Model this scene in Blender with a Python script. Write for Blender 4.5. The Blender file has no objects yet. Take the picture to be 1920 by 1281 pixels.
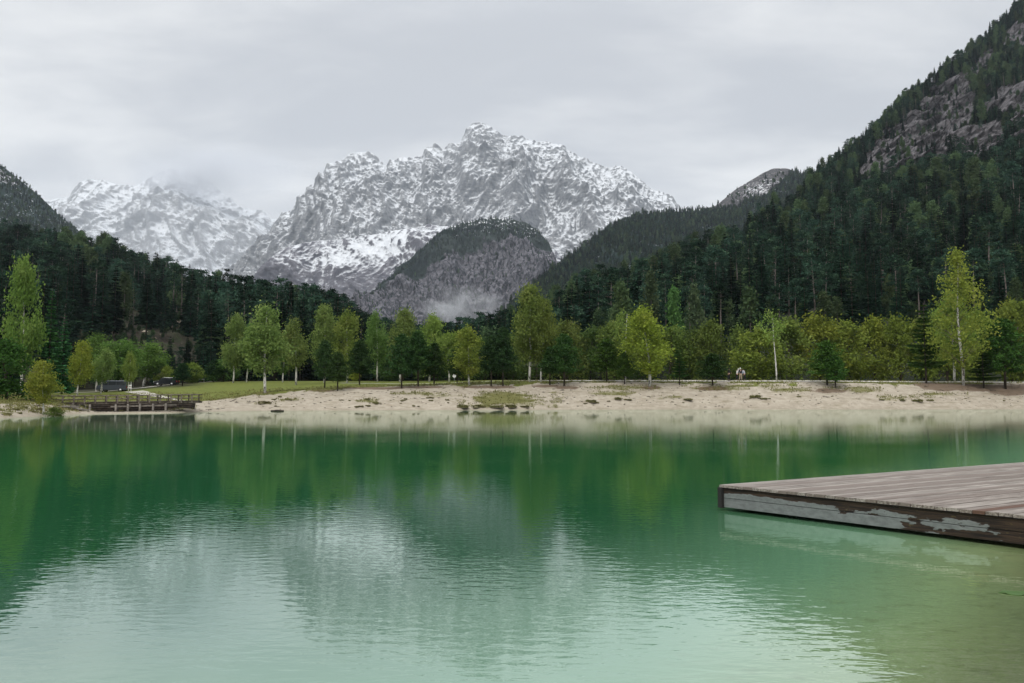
import bpy, math, random
import numpy as np
from mathutils import Vector, Matrix

random.seed(7)
RNG = np.random.default_rng(11)
C = bpy.context.scene.collection
PI = math.pi

# ------------------------------------------------------------------ camera geometry (1920 x 1281 photograph)
F, CX, CY, HOR, EYE = 1387.0, 960.0, 640.5, 740.0, 1.9
TILT = math.atan((HOR - CY) / F)


def P(px, py, D):
    """world point seen at photo pixel (px, py) at distance D along +Y"""
    px = np.asarray(px, float); py = np.asarray(py, float); D = np.asarray(D, float)
    x = (px - CX) / F
    v = (CY - py) / F
    Y = math.cos(TILT) - v * math.sin(TILT)
    Z = math.sin(TILT) + v * math.cos(TILT)
    s = D / Y
    return np.stack(np.broadcast_arrays(x * s, D * np.ones_like(s), EYE + Z * s), -1)


def proj(p):
    p = np.asarray(p, float)
    x, y, z = p[..., 0], p[..., 1], p[..., 2] - EYE
    f = y * math.cos(TILT) + z * math.sin(TILT)
    u = -y * math.sin(TILT) + z * math.cos(TILT)
    return CX + F * x / f, CY - F * u / f


def onplane(px, py, z):
    a = P(px, py, 1.0)
    k = (z - EYE) / (a[2] - EYE)
    return Vector((a[0] * k, k, z))


# ------------------------------------------------------------------ noise
def _h(i, j, k, s):
    n = (i.astype(np.uint32) * np.uint32(374761393) + j.astype(np.uint32) * np.uint32(668265263)
         + k.astype(np.uint32) * np.uint32(2246822519) + np.uint32(s * 974634777 & 0xffffffff))
    n = (n ^ (n >> np.uint32(13))) * np.uint32(1274126177)
    n = (n ^ (n >> np.uint32(16))) * np.uint32(2246822519)
    n = n ^ (n >> np.uint32(15))
    return n.astype(np.float64) / 4294967295.0


def vnoise(x, y, z, s=0):
    xi, yi, zi = np.floor(x), np.floor(y), np.floor(z)
    fx, fy, fz = x - xi, y - yi, z - zi
    xi, yi, zi = (a.astype(np.int64) & 0xffffffff for a in (xi, yi, zi))
    fx, fy, fz = (f * f * f * (f * (f * 6 - 15) + 10) for f in (fx, fy, fz))
    r = 0
    for a in (0, 1):
        wx = fx if a else 1 - fx
        for b in (0, 1):
            wy = fy if b else 1 - fy
            for c in (0, 1):
                wz = fz if c else 1 - fz
                r = r + wx * wy * wz * _h(xi + a, yi + b, zi + c, s)
    return r * 2 - 1


def _rot(x, y, z):
    return (0.36 * x + 0.48 * y - 0.8 * z, -0.8 * x + 0.6 * y, 0.48 * x + 0.64 * y + 0.6 * z)


def fbm(x, y, z, o=5, s=0, gain=0.5):
    r, a, t = 0, 1.0, 0
    for i in range(o):
        r = r + a * vnoise(x, y, z, s + i); t += a
        x, y, z = _rot(x * 2.03, y * 2.03, z * 2.03); a *= gain
    return r / t


def ridged(x, y, z, o=5, s=0, gain=0.55, rot=True):
    r, a, t, w = 0, 1.0, 0, 1.0
    for i in range(o):
        n = 1 - np.abs(vnoise(x, y, z, s + i)); n = n * n * w
        r = r + a * n; t += a; w = np.clip(n * 1.6, 0, 1)
        x, y, z = x * 2.07 + 5.2, y * 2.07 + 1.3, z * 2.07 + 8.1
        if rot:
            x, z = 0.94 * x + 0.34 * z, -0.34 * x + 0.94 * z
        a *= gain
    return r / t


def sstep(a, b, x):
    t = np.clip((x - a) / (b - a), 0, 1)
    return t * t * (3 - 2 * t)


# ------------------------------------------------------------------ objects, tags
def tag(o, label=None, cat=None, group=None, kind=None):
    if label: o['label'] = label
    if cat: o['category'] = cat
    if group: o['group'] = group
    if kind: o['kind'] = kind
    return o


def empty(name, loc=(0, 0, 0), rz=0.0, **kw):
    o = bpy.data.objects.new(name, None)
    C.objects.link(o); o.location = loc; o.rotation_euler = (0, 0, rz)
    o.empty_display_size = 0.2
    return tag(o, **kw)


def link(name, me, parent=None, mat=None):
    o = bpy.data.objects.new(name, me)
    C.objects.link(o)
    if parent: o.parent = parent
    if mat and not me.materials: me.materials.append(mat)
    return o


def mesh_np(name, verts, faces, mat=None, smooth=False):
    """faces: (n,k) int array of one polygon size"""
    me = bpy.data.meshes.new(name)
    verts = np.asarray(verts, np.float32); faces = np.asarray(faces, np.int32)
    n, k = faces.shape
    me.vertices.add(len(verts)); me.vertices.foreach_set('co', verts.ravel())
    me.loops.add(n * k); me.loops.foreach_set('vertex_index', faces.ravel())
    me.polygons.add(n)
    me.polygons.foreach_set('loop_start', np.arange(0, n * k, k, dtype=np.int32))
    me.polygons.foreach_set('loop_total', np.full(n, k, np.int32))
    if smooth: me.polygons.foreach_set('use_smooth', np.ones(n, bool))
    me.update(calc_edges=True); me.validate()
    if mat: me.materials.append(mat)
    return me


def vattr(me, name, arr):
    a = me.attributes.new(name, 'FLOAT', 'POINT')
    a.data.foreach_set('value', np.asarray(arr, np.float32).ravel())


def grid_faces(nr, nc):
    i = np.arange(nr * nc).reshape(nr, nc)
    return np.stack([i[:-1, :-1], i[:-1, 1:], i[1:, 1:], i[1:, :-1]], -1).reshape(-1, 4)


class MB:
    """collects boxes, bars, tubes, lathes; build() links them as ONE mesh"""
    def __init__(s): s.v = []; s.f = []

    def add(s, vs, fs):
        o = len(s.v); s.v += [tuple(v) for v in vs]; s.f += [tuple(o + i for i in f) for f in fs]; return s

    def box(s, c, d, rz=0.0, M=None):
        R = M or Matrix.Rotation(rz, 3, 'Z')
        c = Vector(c)
        vs = [c + R @ Vector((x * d[0] / 2, y * d[1] / 2, z * d[2] / 2)) for z in (-1, 1) for y in (-1, 1) for x in (-1, 1)]
        return s.add(vs, [(0, 2, 3, 1), (4, 5, 7, 6), (0, 1, 5, 4), (2, 6, 7, 3), (0, 4, 6, 2), (1, 3, 7, 5)])

    def bar(s, a, b, w, h):
        a, b = Vector(a), Vector(b); d = b - a
        x = d.normalized(); up = Vector((0, 0, 1)) if abs(x.z) < 0.95 else Vector((0, 1, 0))
        y = up.cross(x).normalized(); z = x.cross(y)
        M = Matrix((x, y, z)).transposed()
        return s.box((a + b) / 2, (d.length, w, h), M=M)

    def tube(s, pts, rad, n=7, cap=True):
        pts = [Vector(p) for p in pts]; o = len(s.v); m = len(pts)
        for i, p in enumerate(pts):
            t = (pts[min(i + 1, m - 1)] - pts[max(i - 1, 0)]).normalized()
            up = Vector((0, 0, 1)) if abs(t.z) < 0.9 else Vector((1, 0, 0))
            x = up.cross(t).normalized(); y = t.cross(x)
            r = rad[i] if hasattr(rad, '__len__') else rad
            for k in range(n):
                a = 2 * PI * k / n
                s.v.append(tuple(p + (x * math.cos(a) + y * math.sin(a)) * r))
        for i in range(m - 1):
            for k in range(n):
                s.f.append((o + i * n + k, o + i * n + (k + 1) % n, o + (i + 1) * n + (k + 1) % n, o + (i + 1) * n + k))
        if cap:
            s.f.append(tuple(o + k for k in range(n))[::-1]); s.f.append(tuple(o + (m - 1) * n + k for k in range(n)))
        return s

    def prism(s, poly, axis_a, axis_b, o, w):
        """polygon (u,v) in plane axis_a/axis_b extruded by vector w, from origin o"""
        a, b, o, w = Vector(axis_a), Vector(axis_b), Vector(o), Vector(w)
        n = len(poly)
        vs = [o + a * u + b * v for u, v in poly] + [o + a * u + b * v + w for u, v in poly]
        fs = [tuple(range(n))[::-1], tuple(range(n, 2 * n))] + [(i, (i + 1) % n, n + (i + 1) % n, n + i) for i in range(n)]
        return s.add(vs, fs)

    def mesh(s, name, mat=None, smooth=False):
        me = bpy.data.meshes.new(name); me.from_pydata(s.v, [], s.f); me.update()
        if smooth: me.polygons.foreach_set('use_smooth', np.ones(len(me.polygons), bool))
        if mat: me.materials.append(mat)
        return me

    def build(s, name, mat=None, parent=None, smooth=False, bevel=0):
        o = link(name, s.mesh(name, mat, smooth), parent)
        if bevel:
            m = o.modifiers.new('bevel', 'BEVEL'); m.width = bevel; m.segments = 2
        return o


# ------------------------------------------------------------------ materials
class NT:
    def __init__(s, name):
        s.m = bpy.data.materials.new(name); s.m.use_nodes = True
        s.t = s.m.node_tree; s.t.nodes.clear()
        s.out = s.n('ShaderNodeOutputMaterial')

    def n(s, typ, **kw):
        nd = s.t.nodes.new(typ)
        for k, v in kw.items():
            if k.startswith('i_'):
                key = k[2:]
                key = int(key) if key.isdigit() else key.replace('_', ' ')
                s.set(nd, key, v)
            else: setattr(nd, k, v)
        return nd

    def set(s, nd, key, v):
        if isinstance(v, bpy.types.NodeSocket): s.t.links.new(v, nd.inputs[key])
        else: nd.inputs[key].default_value = v

    def lk(s, a, b): s.t.links.new(a, b)

    def math(s, op, a, b=None, c=None, clamp=False):
        nd = s.n('ShaderNodeMath', operation=op, use_clamp=clamp)
        for i, v in enumerate((a, b, c)):
            if v is not None: s.set(nd, i, v)
        return nd.outputs[0]

    def mix(s, f, a, b, mode='MIX'):
        nd = s.n('ShaderNodeMix', data_type='RGBA', blend_type=mode)
        s.set(nd, 0, f)
        for i, v in ((6, a), (7, b)):
            if not isinstance(v, bpy.types.NodeSocket) and len(v) == 3: v = (*v, 1)
            s.set(nd, i, v)
        return nd.outputs[2]

    def noise(s, vec, scale, detail=4, rough=0.55, dist=0.0):
        nd = s.n('ShaderNodeTexNoise', i_Scale=scale, i_Detail=detail, i_Roughness=rough, i_Distortion=dist)
        if vec is not None: s.lk(vec, nd.inputs['Vector'])
        return nd.outputs['Fac']

    def ss(s, v, a, b, lo=0.0, hi=1.0):
        nd = s.n('ShaderNodeMapRange', interpolation_type='SMOOTHSTEP')
        for k, q in zip((0, 1, 2, 3, 4), (v, a, b, lo, hi)): s.set(nd, k, q)
        return nd.outputs[0]

    def attr(s, name):
        return s.n('ShaderNodeAttribute', attribute_name=name).outputs['Fac']

    def mapping(s, vec, scale=(1, 1, 1), rot=(0, 0, 0), loc=(0, 0, 0)):
        nd = s.n('ShaderNodeMapping', i_Scale=scale, i_Rotation=rot, i_Location=loc)
        s.lk(vec, nd.inputs[0]); return nd.outputs[0]

    def pos(s): return s.n('ShaderNodeNewGeometry').outputs['Position']

    def obj(s): return s.n('ShaderNodeTexCoord').outputs['Object']

    def bump(s, h, strength=0.5, dist=0.02):
        return s.n('ShaderNodeBump', i_Strength=strength, i_Distance=dist, i_Height=h).outputs[0]

    def pbsdf(s, col, rough=0.8, normal=None, metal=0.0, spec=0.3):
        nd = s.n('ShaderNodeBsdfPrincipled')
        if not isinstance(col, bpy.types.NodeSocket): col = (*col[:3], 1)
        s.set(nd, 'Base Color', col); s.set(nd, 'Roughness', rough); s.set(nd, 'Metallic', metal)
        s.set(nd, 'Specular IOR Level', spec)
        if normal is not None: s.lk(normal, nd.inputs['Normal'])
        s.lk(nd.outputs[0], s.out.inputs[0]); return nd


def leaf_mat(name, c1, c2, c3, scale=0.35, trans=0.3, vary=0.25):
    """foliage: colour clumps in the crown + a shift per tree + the colour given to the tree"""
    b = NT(name)
    oi = b.n('ShaderNodeObjectInfo')
    tc = b.obj()
    off = b.n('ShaderNodeVectorMath', operation='ADD'); b.lk(tc, off.inputs[0])
    k = b.math('MULTIPLY', oi.outputs['Random'], 40.0); b.lk(k, off.inputs[1])
    n1 = b.noise(off.outputs[0], scale, 3, 0.6)
    n2 = b.noise(off.outputs[0], scale * 9, 2, 0.6)
    f = b.math('ADD', b.math('MULTIPLY', n1, 0.65), b.math('MULTIPLY', n2, 0.5))
    col = b.mix(b.ss(f, 0.36, 0.56), c1, c2)
    col = b.mix(b.ss(f, 0.56, 0.76), col, c3)
    hs = b.n('ShaderNodeHueSaturation')
    b.set(hs, 'Color', col)
    b.set(hs, 'Value', b.math('ADD', b.math('MULTIPLY', oi.outputs['Random'], vary * 2), 1 - vary))
    b.set(hs, 'Saturation', .95); b.set(hs, 'Hue', b.math('ADD', b.math('MULTIPLY', oi.outputs['Random'], 0.024), 0.488))
    col = b.mix(1.0, hs.outputs[0], oi.outputs['Color'], 'MULTIPLY')
    d = b.n('ShaderNodeBsdfDiffuse'); b.lk(col, d.inputs[0])
    t = b.n('ShaderNodeBsdfTranslucent'); b.lk(col, t.inputs[0])
    ms = b.n('ShaderNodeMixShader', i_0=trans); b.lk(d.outputs[0], ms.inputs[1]); b.lk(t.outputs[0], ms.inputs[2])
    b.lk(ms.outputs[0], b.out.inputs[0])
    return b.m


def bark_mat(name, c1, c2, scale=(6, 6, 1.2), thr=(0.45, 0.6)):
    b = NT(name)
    v = b.mapping(b.obj(), scale)
    n = b.noise(v, 1.0, 4, 0.65)
    b.pbsdf(b.mix(b.ss(n, *thr), c1, c2), 0.9, b.bump(n, 0.6, 0.03)); return b.m


def plain(name, col, rough=0.6, metal=0.0, vary=0.15, scale=8.0, spec=0.4):
    b = NT(name); n = b.noise(b.obj(), scale, 4)
    c2 = tuple(c * (1 - vary) for c in col)
    b.pbsdf(b.mix(n, col, c2), rough, metal=metal, spec=spec); return b.m


M = {}
M['birch_leaf'] = leaf_mat('birch_leaf', (.07, .12, .03), (.16, .235, .056), (.265, .325, .095), 0.5, 0.35, .16)
M['bush_leaf'] = leaf_mat('bush_leaf', (.055, .09, .022), (.135, .195, .048), (.245, .295, .08), 0.45, 0.3, .18)
M['pine_leaf'] = leaf_mat('pine_leaf', (.018, .038, .013), (.036, .070, .022), (.068, .112, .032), 0.6, 0.15, .2)
M['spruce_leaf'] = leaf_mat('spruce_leaf', (.005, .013, .010), (.018, .048, .029), (.058, .112, .058), 0.3, 0.1, .6)
M['scots_leaf'] = leaf_mat('scots_leaf', (.006, .016, .012), (.022, .052, .033), (.066, .115, .062), 0.3, 0.1, .6)
M['larch_leaf'] = leaf_mat('larch_leaf', (.035, .065, .028), (.07, .115, .05), (.125, .17, .072), 0.3, 0.25, .35)
M['broad_leaf'] = leaf_mat('broad_leaf', (.02, .042, .020), (.042, .075, .034), (.085, .12, .05), 0.3, 0.25, .45)
M['birch_bark'] = bark_mat('birch_bark', (.06, .055, .05), (.62, .60, .56), (5, 5, 2.2), (.38, .5))
M['dark_bark'] = bark_mat('dark_bark', (.035, .027, .02), (.10, .08, .06))
M['twig'] = bark_mat('twig', (.07, .055, .04), (.17, .14, .11))
M['grey_bark'] = bark_mat('grey_bark', (.10, .085, .075), (.22, .19, .17))


# ------------------------------------------------------------------ ground shape
T_PX = np.array([-600, -300, 0, 60, 100, 150, 200, 300, 345, 400, 450, 500, 600, 700, 800, 900, 1000, 1200, 1500, 1920, 2400], float)
T_WL = np.array([790, 788, 784, 781, 779, 776.5, 775.5, 774.5, 773.5, 772, 771.2, 770.6, 770, 769.6, 769.3, 769, 768.6, 768.2, 768, 768, 768])
T_DS = EYE * F / (T_WL - HOR)
T_DB = np.array([70, 69, 70, 73, 76, 80.5, 82, 84, 86, 91, 92, 93, 96, 98, 99, 100, 100.5, 101, 101.5, 101.5, 101.5])
T_PB = np.array([750, 750, 752, 753, 753, 752, 750.5, 750.5, 755, 752, 745, 738, 730, 726.5, 723.5, 722, 720.5, 719.5, 720, 723, 723])
T_ZB = EYE + (HOR - T_PB) / F * T_DB
T_ZF = np.array([2.6, 2.6, 2.6, 2.5, 2.5, 2.5, 2.7, 3.7, 4.1, 4.45, 4.55, 4.6, 4.6, 4.6, 4.6, 4.5, 4.4, 4.1, 4.0, 4.0, 4.0])


def shore_d(x, y):
    px = CX + F * x / np.maximum(y, 1.0)
    return np.interp(px, T_PX, T_DS), px


def ground_z(x, y, detail=True):
    x = np.asarray(x, float); y = np.asarray(y, float)
    yy = np.maximum(y, 45.0)
    px = CX + F * x / yy
    ds = np.interp(px, T_PX, T_DS); db = np.interp(px, T_PX, T_DB)
    zb = np.interp(px, T_PX, T_ZB); zf = np.interp(px, T_PX, T_ZF)
    if detail:
        ds = ds + 1.0 * fbm(x / 9, y / 30, x * 0, 3, 3) + .35 * fbm(x / 2.2, y / 4, x * 0, 2, 31)
    t = (y - ds) / (db - ds)
    bank = zb * np.clip(t, 0, 1) ** 0.82
    mead = zb + (zf - zb) * np.clip((y - db) / (150 - db), 0, 1)
    mead = mead + .42 * sstep(760, 960, px) * sstep(db - .3, db + 4, y)
    far = np.maximum(y - 150, 0) * 0.02
    z = np.where(t < 1, bank, mead) + np.minimum(far, 14)
    if detail:
        z = z + sstep(0.05, .5, t) * (1 - .85 * sstep(1.0, 1.25, t)) * (.16 * fbm(x / 5, y / 5, x * 0, 4, 5) + .09 * ridged(x / 1.9, y / 1.1, x * 0, 3, 9))
    # stream mouth under the bridge
    ch = sstep(150, 185, px) * (1 - sstep(318, 352, px)) * (1 - sstep(80.5, 82.5, y)) * (t > 0)
    z = z * (1 - ch) + ch * .12
    # lake bed: deep basin, shelving to the near right shore and the far bank
    s = y - 1.2 * x
    near = np.maximum(0.25 * (s - 0.3), -.3)
    farb = np.maximum(ds - y, 0) * 0.16
    dep = np.minimum(np.minimum(near, farb), 3.6)
    if detail:
        dep = dep + np.where(dep > 0.02, .05, 0) * fbm(x / 1.5, y / 1.5, x * 0, 3, 15) * np.minimum(dep * 3, 1)
    return np.where(y < ds, -dep, z)


def hit(px, py, d0=45, d1=240):
    """first ground point under a photo pixel"""
    D = np.arange(d0, d1, .1)
    p = P(px, np.full_like(D, py), D)
    g = ground_z(p[:, 0], p[:, 1])
    k = np.nonzero(p[:, 2] <= g)[0]
    if len(k) == 0: return None
    i = k[0]; return Vector((p[i, 0], p[i, 1], g[i]))


def at(px, D):
    x = (px - CX) / F * D
    return Vector((x, D, float(ground_z(np.array([x]), np.array([float(D)]))[0])))


def spaced(*segs):
    r = []
    for a, b, st in segs: r.append(np.arange(a, b, st))
    return np.concatenate(r + [np.array([segs[-1][1]])])


gx = spaced((-9000, -2000, 1400), (-2000, -400, 160), (-400, -80, 12), (-80, 84, .4), (84, 400, 12), (400, 2000, 160), (2000, 9000, 1400))
gy = spaced((-95, -5, 10), (-5, 14, .5), (14, 56, 2), (56, 116, .34), (116, 175, 1.1), (175, 420, 10), (420, 1500, 90), (1500, 7300, 640))
GX, GY = np.meshgrid(gx, gy)
GZ = ground_z(GX, GY)

# ground cover: grass on the meadow and in patches on the bank, brown litter round the trees
gpx, gpy = proj(np.stack([GX, np.maximum(GY, 3), GZ], -1))
ds_, _ = shore_d(GX, np.maximum(GY, 45))
db_ = np.interp(gpx, T_PX, T_DB)
nz = fbm(GX / 3.0, GY / 4.0, GX * 0, 4, 21)
nz2 = fbm(GX / .9, GY / 1.2, GX * 0, 3, 22)
edge = GY - db_ + 3.2 * nz + 1.6 * nz2
grass = sstep(-.6, .9, edge + np.interp(gpx, [300, 450, 600, 900, 1050, 1400, 1920], [2.0, 1.0, -.6, -.3, -1.2, -1.0, -1.2]))


def blob(cx, cy, rx, ry):
    return 1 - sstep(.25, 1.25, np.sqrt(((gpx - cx) / rx) ** 2 + ((gpy - cy) / ry) ** 2) + .5 * nz + .35 * nz2)


for bx in ((950, 749, 100, 17), (950, 749, 100, 17), (910, 760, 60, 8), (690, 752, 30, 3.5), (1160, 738, 60, 4), (780, 738, 70, 3), (1690, 745, 62, 7), (1620, 732, 60, 5), (1600, 728, 80, 3),
           (1180, 727, 80, 5), (1350, 729, 90, 5), (1480, 731, 60, 6), (1400, 724, 80, 4), (1760, 739, 60, 4), (495, 757, 26, 3), (540, 750, 30, 3), (1250, 745, 50, 2.5), (840, 742, 40, 3),
           (40, 764, 40, 8), (85, 768, 45, 8), (130, 764, 50, 8), (310, 764, 55, 7), (10, 775, 16, 10), (-60, 760, 60, 20)):
    grass = np.maximum(grass, blob(*bx) * (.95 if bx[2] >= 95 else .66))
litter = np.zeros_like(grass)
for bx in ((1820, 727, 140, 9), (1770, 722, 90, 6), (1030, 724, 40, 4), (1058, 727, 30, 3.5), (1220, 727, 26, 4), (1336, 729, 38, 5), (1552, 733, 48, 6), (930, 726, 60, 4),
           (784, 726, 60, 3), (608, 733, 40, 4), (880, 726, 30, 4), (497, 736, 16, 3), (1735, 721, 30, 4), (1900, 735, 60, 8), (700, 728, 80, 3)):
    litter = np.maximum(litter, blob(*bx))
litter = np.where(GY > ds_ + 1, litter, 0)
wet = 1 - sstep(.0, .22, GZ)
me = mesh_np('ground', np.stack([GX, GY, GZ], -1).reshape(-1, 3), grid_faces(len(gy), len(gx)), smooth=True)
vattr(me, 'grass', grass); vattr(me, 'litter', litter); vattr(me, 'wet', wet); vattr(me, 'dry', 1 - sstep(-1.5, 1.5, edge))
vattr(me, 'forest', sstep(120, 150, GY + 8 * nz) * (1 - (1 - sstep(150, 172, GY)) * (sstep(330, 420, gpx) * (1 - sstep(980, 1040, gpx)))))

b = NT('ground')
pos = b.pos()
n1 = b.noise(pos, 1.3, 5, .65); n2 = b.noise(pos, 9.0, 4, .7); n3 = b.noise(b.mapping(pos, (.5, 2.2, 2)), 1.0, 4, .6)
sand = b.mix(b.ss(n1, .3, .7), (.30, .262, .205), (.405, .36, .29))
sand = b.mix(b.ss(n2, .50, .72, 0, .6), sand, (.20, .17, .135))
n4 = b.noise(b.mapping(pos, (.35, 1.4, 2), (0, 0, .15)), 1.0, 6, .75)
sand = b.mix(b.ss(n4, .52, .62, 0, .55), sand, (.21, .18, .12))
sand = b.mix(b.ss(n3, .60, .70, 0, .5), sand, (.23, .18, .13))
grs = b.mix(b.ss(n1, .3, .7), (.09, .115, .02), (.15, .165, .034))
grs = b.mix(b.ss(n2, .45, .75, 0, .7), grs, (.06, .08, .016))
grs = b.mix(b.ss(n3, .55, .75, 0, .4), grs, (.19, .17, .06))
lit = b.mix(n1, (.07, .045, .028), (.16, .11, .075))
grs = b.mix(b.math('MULTIPLY', b.attr('dry'), .7), grs, b.mix(n1, (.10, .095, .035), (.19, .17, .08)))
g = b.math('ADD', b.attr('grass'), b.math('ADD', b.math('MULTIPLY', b.math('SUBTRACT', n2, .5), 1.5), b.math('MULTIPLY', b.math('SUBTRACT', n4, .5), 1.9)))
col = b.mix(b.ss(g, .32, .72), sand, grs)
l = b.math('ADD', b.attr('litter'), b.math('MULTIPLY', b.math('SUBTRACT', n2, .5), .8))
col = b.mix(b.ss(l, .3, .7, 0, .85), col, lit)
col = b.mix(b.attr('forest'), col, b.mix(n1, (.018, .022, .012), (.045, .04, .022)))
col = b.mix(b.math('MULTIPLY', b.attr('wet'), .5), col, (.24, .215, .16))
b.pbsdf(col, .95, b.bump(b.math('ADD', n1, b.math('MULTIPLY', n2, .6)), .7, .08), spec=.15)
ground = link('ground', me, mat=b.m)
tag(ground, 'pale sandy bank and green meadow round the lake', 'ground', kind='structure')

# ------------------------------------------------------------------ lake
lx = spaced((-420, -90, 15), (-90, 96, 1.0), (96, 420, 15)); ly = spaced((-40, 0, 4), (0, 20, .5), (20, 56, 1.5), (56, 112, .8), (112, 130, 6))
LX, LY = np.meshgrid(lx, ly)
LZ = np.maximum(0, -ground_z(LX, LY, False))
me = mesh_np('lake', np.stack([LX, LY, LX * 0], -1).reshape(-1, 3), grid_faces(len(ly), len(lx)), smooth=True)
vattr(me, 'depth', LZ)
b = NT('lake_water')
pos = b.pos(); d = b.attr('depth')
big = b.noise(b.mapping(pos, (.10, .16, 1)), 1.0, 3, .55)
dn = b.math('ADD', d, b.math('MULTIPLY', b.math('SUBTRACT', big, .5), 1.0))
body = b.mix(b.ss(dn, .1, 1.15), (.27, .335, .145), (.135, .28, .16))
body = b.mix(b.ss(dn, .75, 2.5), body, (.014, .092, .032))
mot = b.noise(b.mapping(pos, (1.6, 3.5, 1)), 2.2, 4, .7)
body = b.mix(b.math('MULTIPLY', b.ss(mot, .50, .70, 0, .6), b.ss(d, .2, 1.3, 1, 0)), body, (.10, .13, .05))
# ripples: fine crests lying across the view, calmer patches, dying away towards the far bank
y_ = b.n('ShaderNodeSeparateXYZ'); b.lk(pos, y_.inputs[0])
w1 = b.noise(b.mapping(pos, (4.0, 9.0, 1), (0, 0, math.radians(14))), 1.0, 2, .45, .25)
w2 = b.noise(b.mapping(pos, (7.5, 17.0, 1), (0, 0, math.radians(-6))), 1.0, 2, .5, .3)
w3 = b.noise(b.mapping(pos, (.35, .9, 1), (0, 0, math.radians(20))), 1.0, 2, .5)
amp = b.ss(b.noise(b.mapping(pos, (.12, .22, 1)), 1.0, 2), .3, .66, .45, 1.15)
fade = b.ss(y_.outputs[1], 7.0, 50.0, 1.0, .22)
hgt = b.math('ADD', b.math('MULTIPLY', w1, .0029), b.math('ADD', b.math('MULTIPLY', w2, .0010), b.math('MULTIPLY', w3, .0010)))
hgt = b.math('MULTIPLY', hgt, b.math('MULTIPLY', amp, fade))
nrm = b.bump(hgt, 1.0, 1.0)
dif = b.n('ShaderNodeBsdfDiffuse'); b.lk(body, dif.inputs[0])
tr = b.n('ShaderNodeBsdfTransparent', i_Color=(.80, .93, .78, 1))
ms1 = b.n('ShaderNodeMixShader'); b.lk(b.ss(d, -.02, .55, .12, 1.0), ms1.inputs[0]); b.lk(tr.outputs[0], ms1.inputs[1]); b.lk(dif.outputs[0], ms1.inputs[2])
gl = b.n('ShaderNodeBsdfGlossy', i_Color=(.93, 1.0, .97, 1)); b.lk(nrm, gl.inputs['Normal'])
b.lk(b.math('ADD', b.ss(y_.outputs[1], 9.0, 24.0, .016, .055), b.ss(y_.outputs[1], 55.0, 85.0, 0, -.03)), gl.inputs['Roughness'])
lw = b.n('ShaderNodeLayerWeight', i_Blend=.5); b.lk(nrm, lw.inputs['Normal'])
fac = b.math('ADD', b.math('MULTIPLY', b.math('POWER', lw.outputs['Facing'], .9), .66), b.ss(lw.outputs['Facing'], .93, .985, 0, .30), clamp=True)
ms2 = b.n('ShaderNodeMixShader'); b.lk(fac, ms2.inputs[0]); b.lk(ms1.outputs[0], ms2.inputs[1]); b.lk(gl.outputs[0], ms2.inputs[2])
b.lk(ms2.outputs[0], b.out.inputs[0])
lake = link('lake', me, mat=b.m)
tag(lake, 'emerald green rippled lake water', 'lake', kind='structure')


# ------------------------------------------------------------------ mountains and hills
def sheet(sky, base, nx, ny, pw, px0, px1, rel=None, jag=0.0, seed=0):
    """relief between a foot line and a ridge line, with its far side; returns verts (rows,cols,3), PX, PY"""
    sky = np.array(sky, float); base = np.array(base, float)
    px = np.linspace(px0, px1, nx); v = np.linspace(0, 1, ny)[:, None]
    sy = np.interp(px, sky[:, 0], sky[:, 1]); sd = np.interp(px, sky[:, 0], sky[:, 2])
    by = np.interp(px, base[:, 0], base[:, 1]); bd = np.interp(px, base[:, 0], base[:, 2])
    if jag:
        sy = sy + jag * (fbm(px / 14, px * 0, px * 0 + seed, 5, seed, .7) + .6 * (ridged(px / 22, px * 0, px * 0, 3, seed + 5) - .4))
    PX = np.broadcast_to(px, (ny, nx)); PY = by + (sy - by) * v
    D = bd + (sd - bd) * v ** pw
    V = P(PX, PY, D)
    if rel is not None:
        rl = rel(V, v)
        if not isinstance(rl, tuple): rl = (rl, 0 * rl)
        d = (rl[0] * (1 - .93 * sstep(.80, 1.0, v)) + rl[1] * (1 - .6 * sstep(.93, 1.0, v))) * sstep(0, .08, v)
        V = V + d[..., None] * np.array([0, -.85, .5])
    top = V[-1]
    back = np.stack([top + np.array([0, k * 260., -k * k * 60. - k * 60]) for k in (.2, .6, 1.2, 2.2)])
    foot = V[0] + np.array([0, -10., -30.])
    V = np.concatenate([foot[None], V, back]); PX = np.concatenate([PX[:1], PX, np.repeat(PX[-1:], 4, 0)])
    PY = np.concatenate([PY[:1] + 10, PY, np.repeat(PY[-1:], 4, 0)])
    return V, PX, PY


def sheet_obj(name, V, mat, label, cat, attrs=None):
    me = mesh_np(name, V.reshape(-1, 3), grid_faces(V.shape[0], V.shape[1]), smooth=True)
    for k, a in (attrs or {}).items(): vattr(me, k, a)
    o = link(name, me, mat=mat)
    return tag(o, label, cat, kind='structure')


def inpoly(px, py, poly):
    r = np.zeros(np.shape(px), bool); n = len(poly)
    for i in range(n):
        x0, y0 = poly[i]; x1, y1 = poly[(i + 1) % n]
        c = ((y0 > py) != (y1 > py)) & (px < (x1 - x0) * (py - y0) / ((y1 - y0) or 1e-9) + x0)
        r ^= c
    return r


def boxblur(g, n):
    for ax in (0, 1):
        p = np.pad(g, [(n, n) if k == ax else (0, 0) for k in (0, 1)], mode='edge')
        c = np.cumsum(np.concatenate([np.zeros_like(np.take(p, [0], ax)), p], ax), ax)
        m = g.shape[ax]
        g = (np.take(c, np.arange(2 * n + 1, 2 * n + 1 + m), ax) - np.take(c, np.arange(m), ax)) / (2 * n + 1)
    return g


LAST = {}


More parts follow.
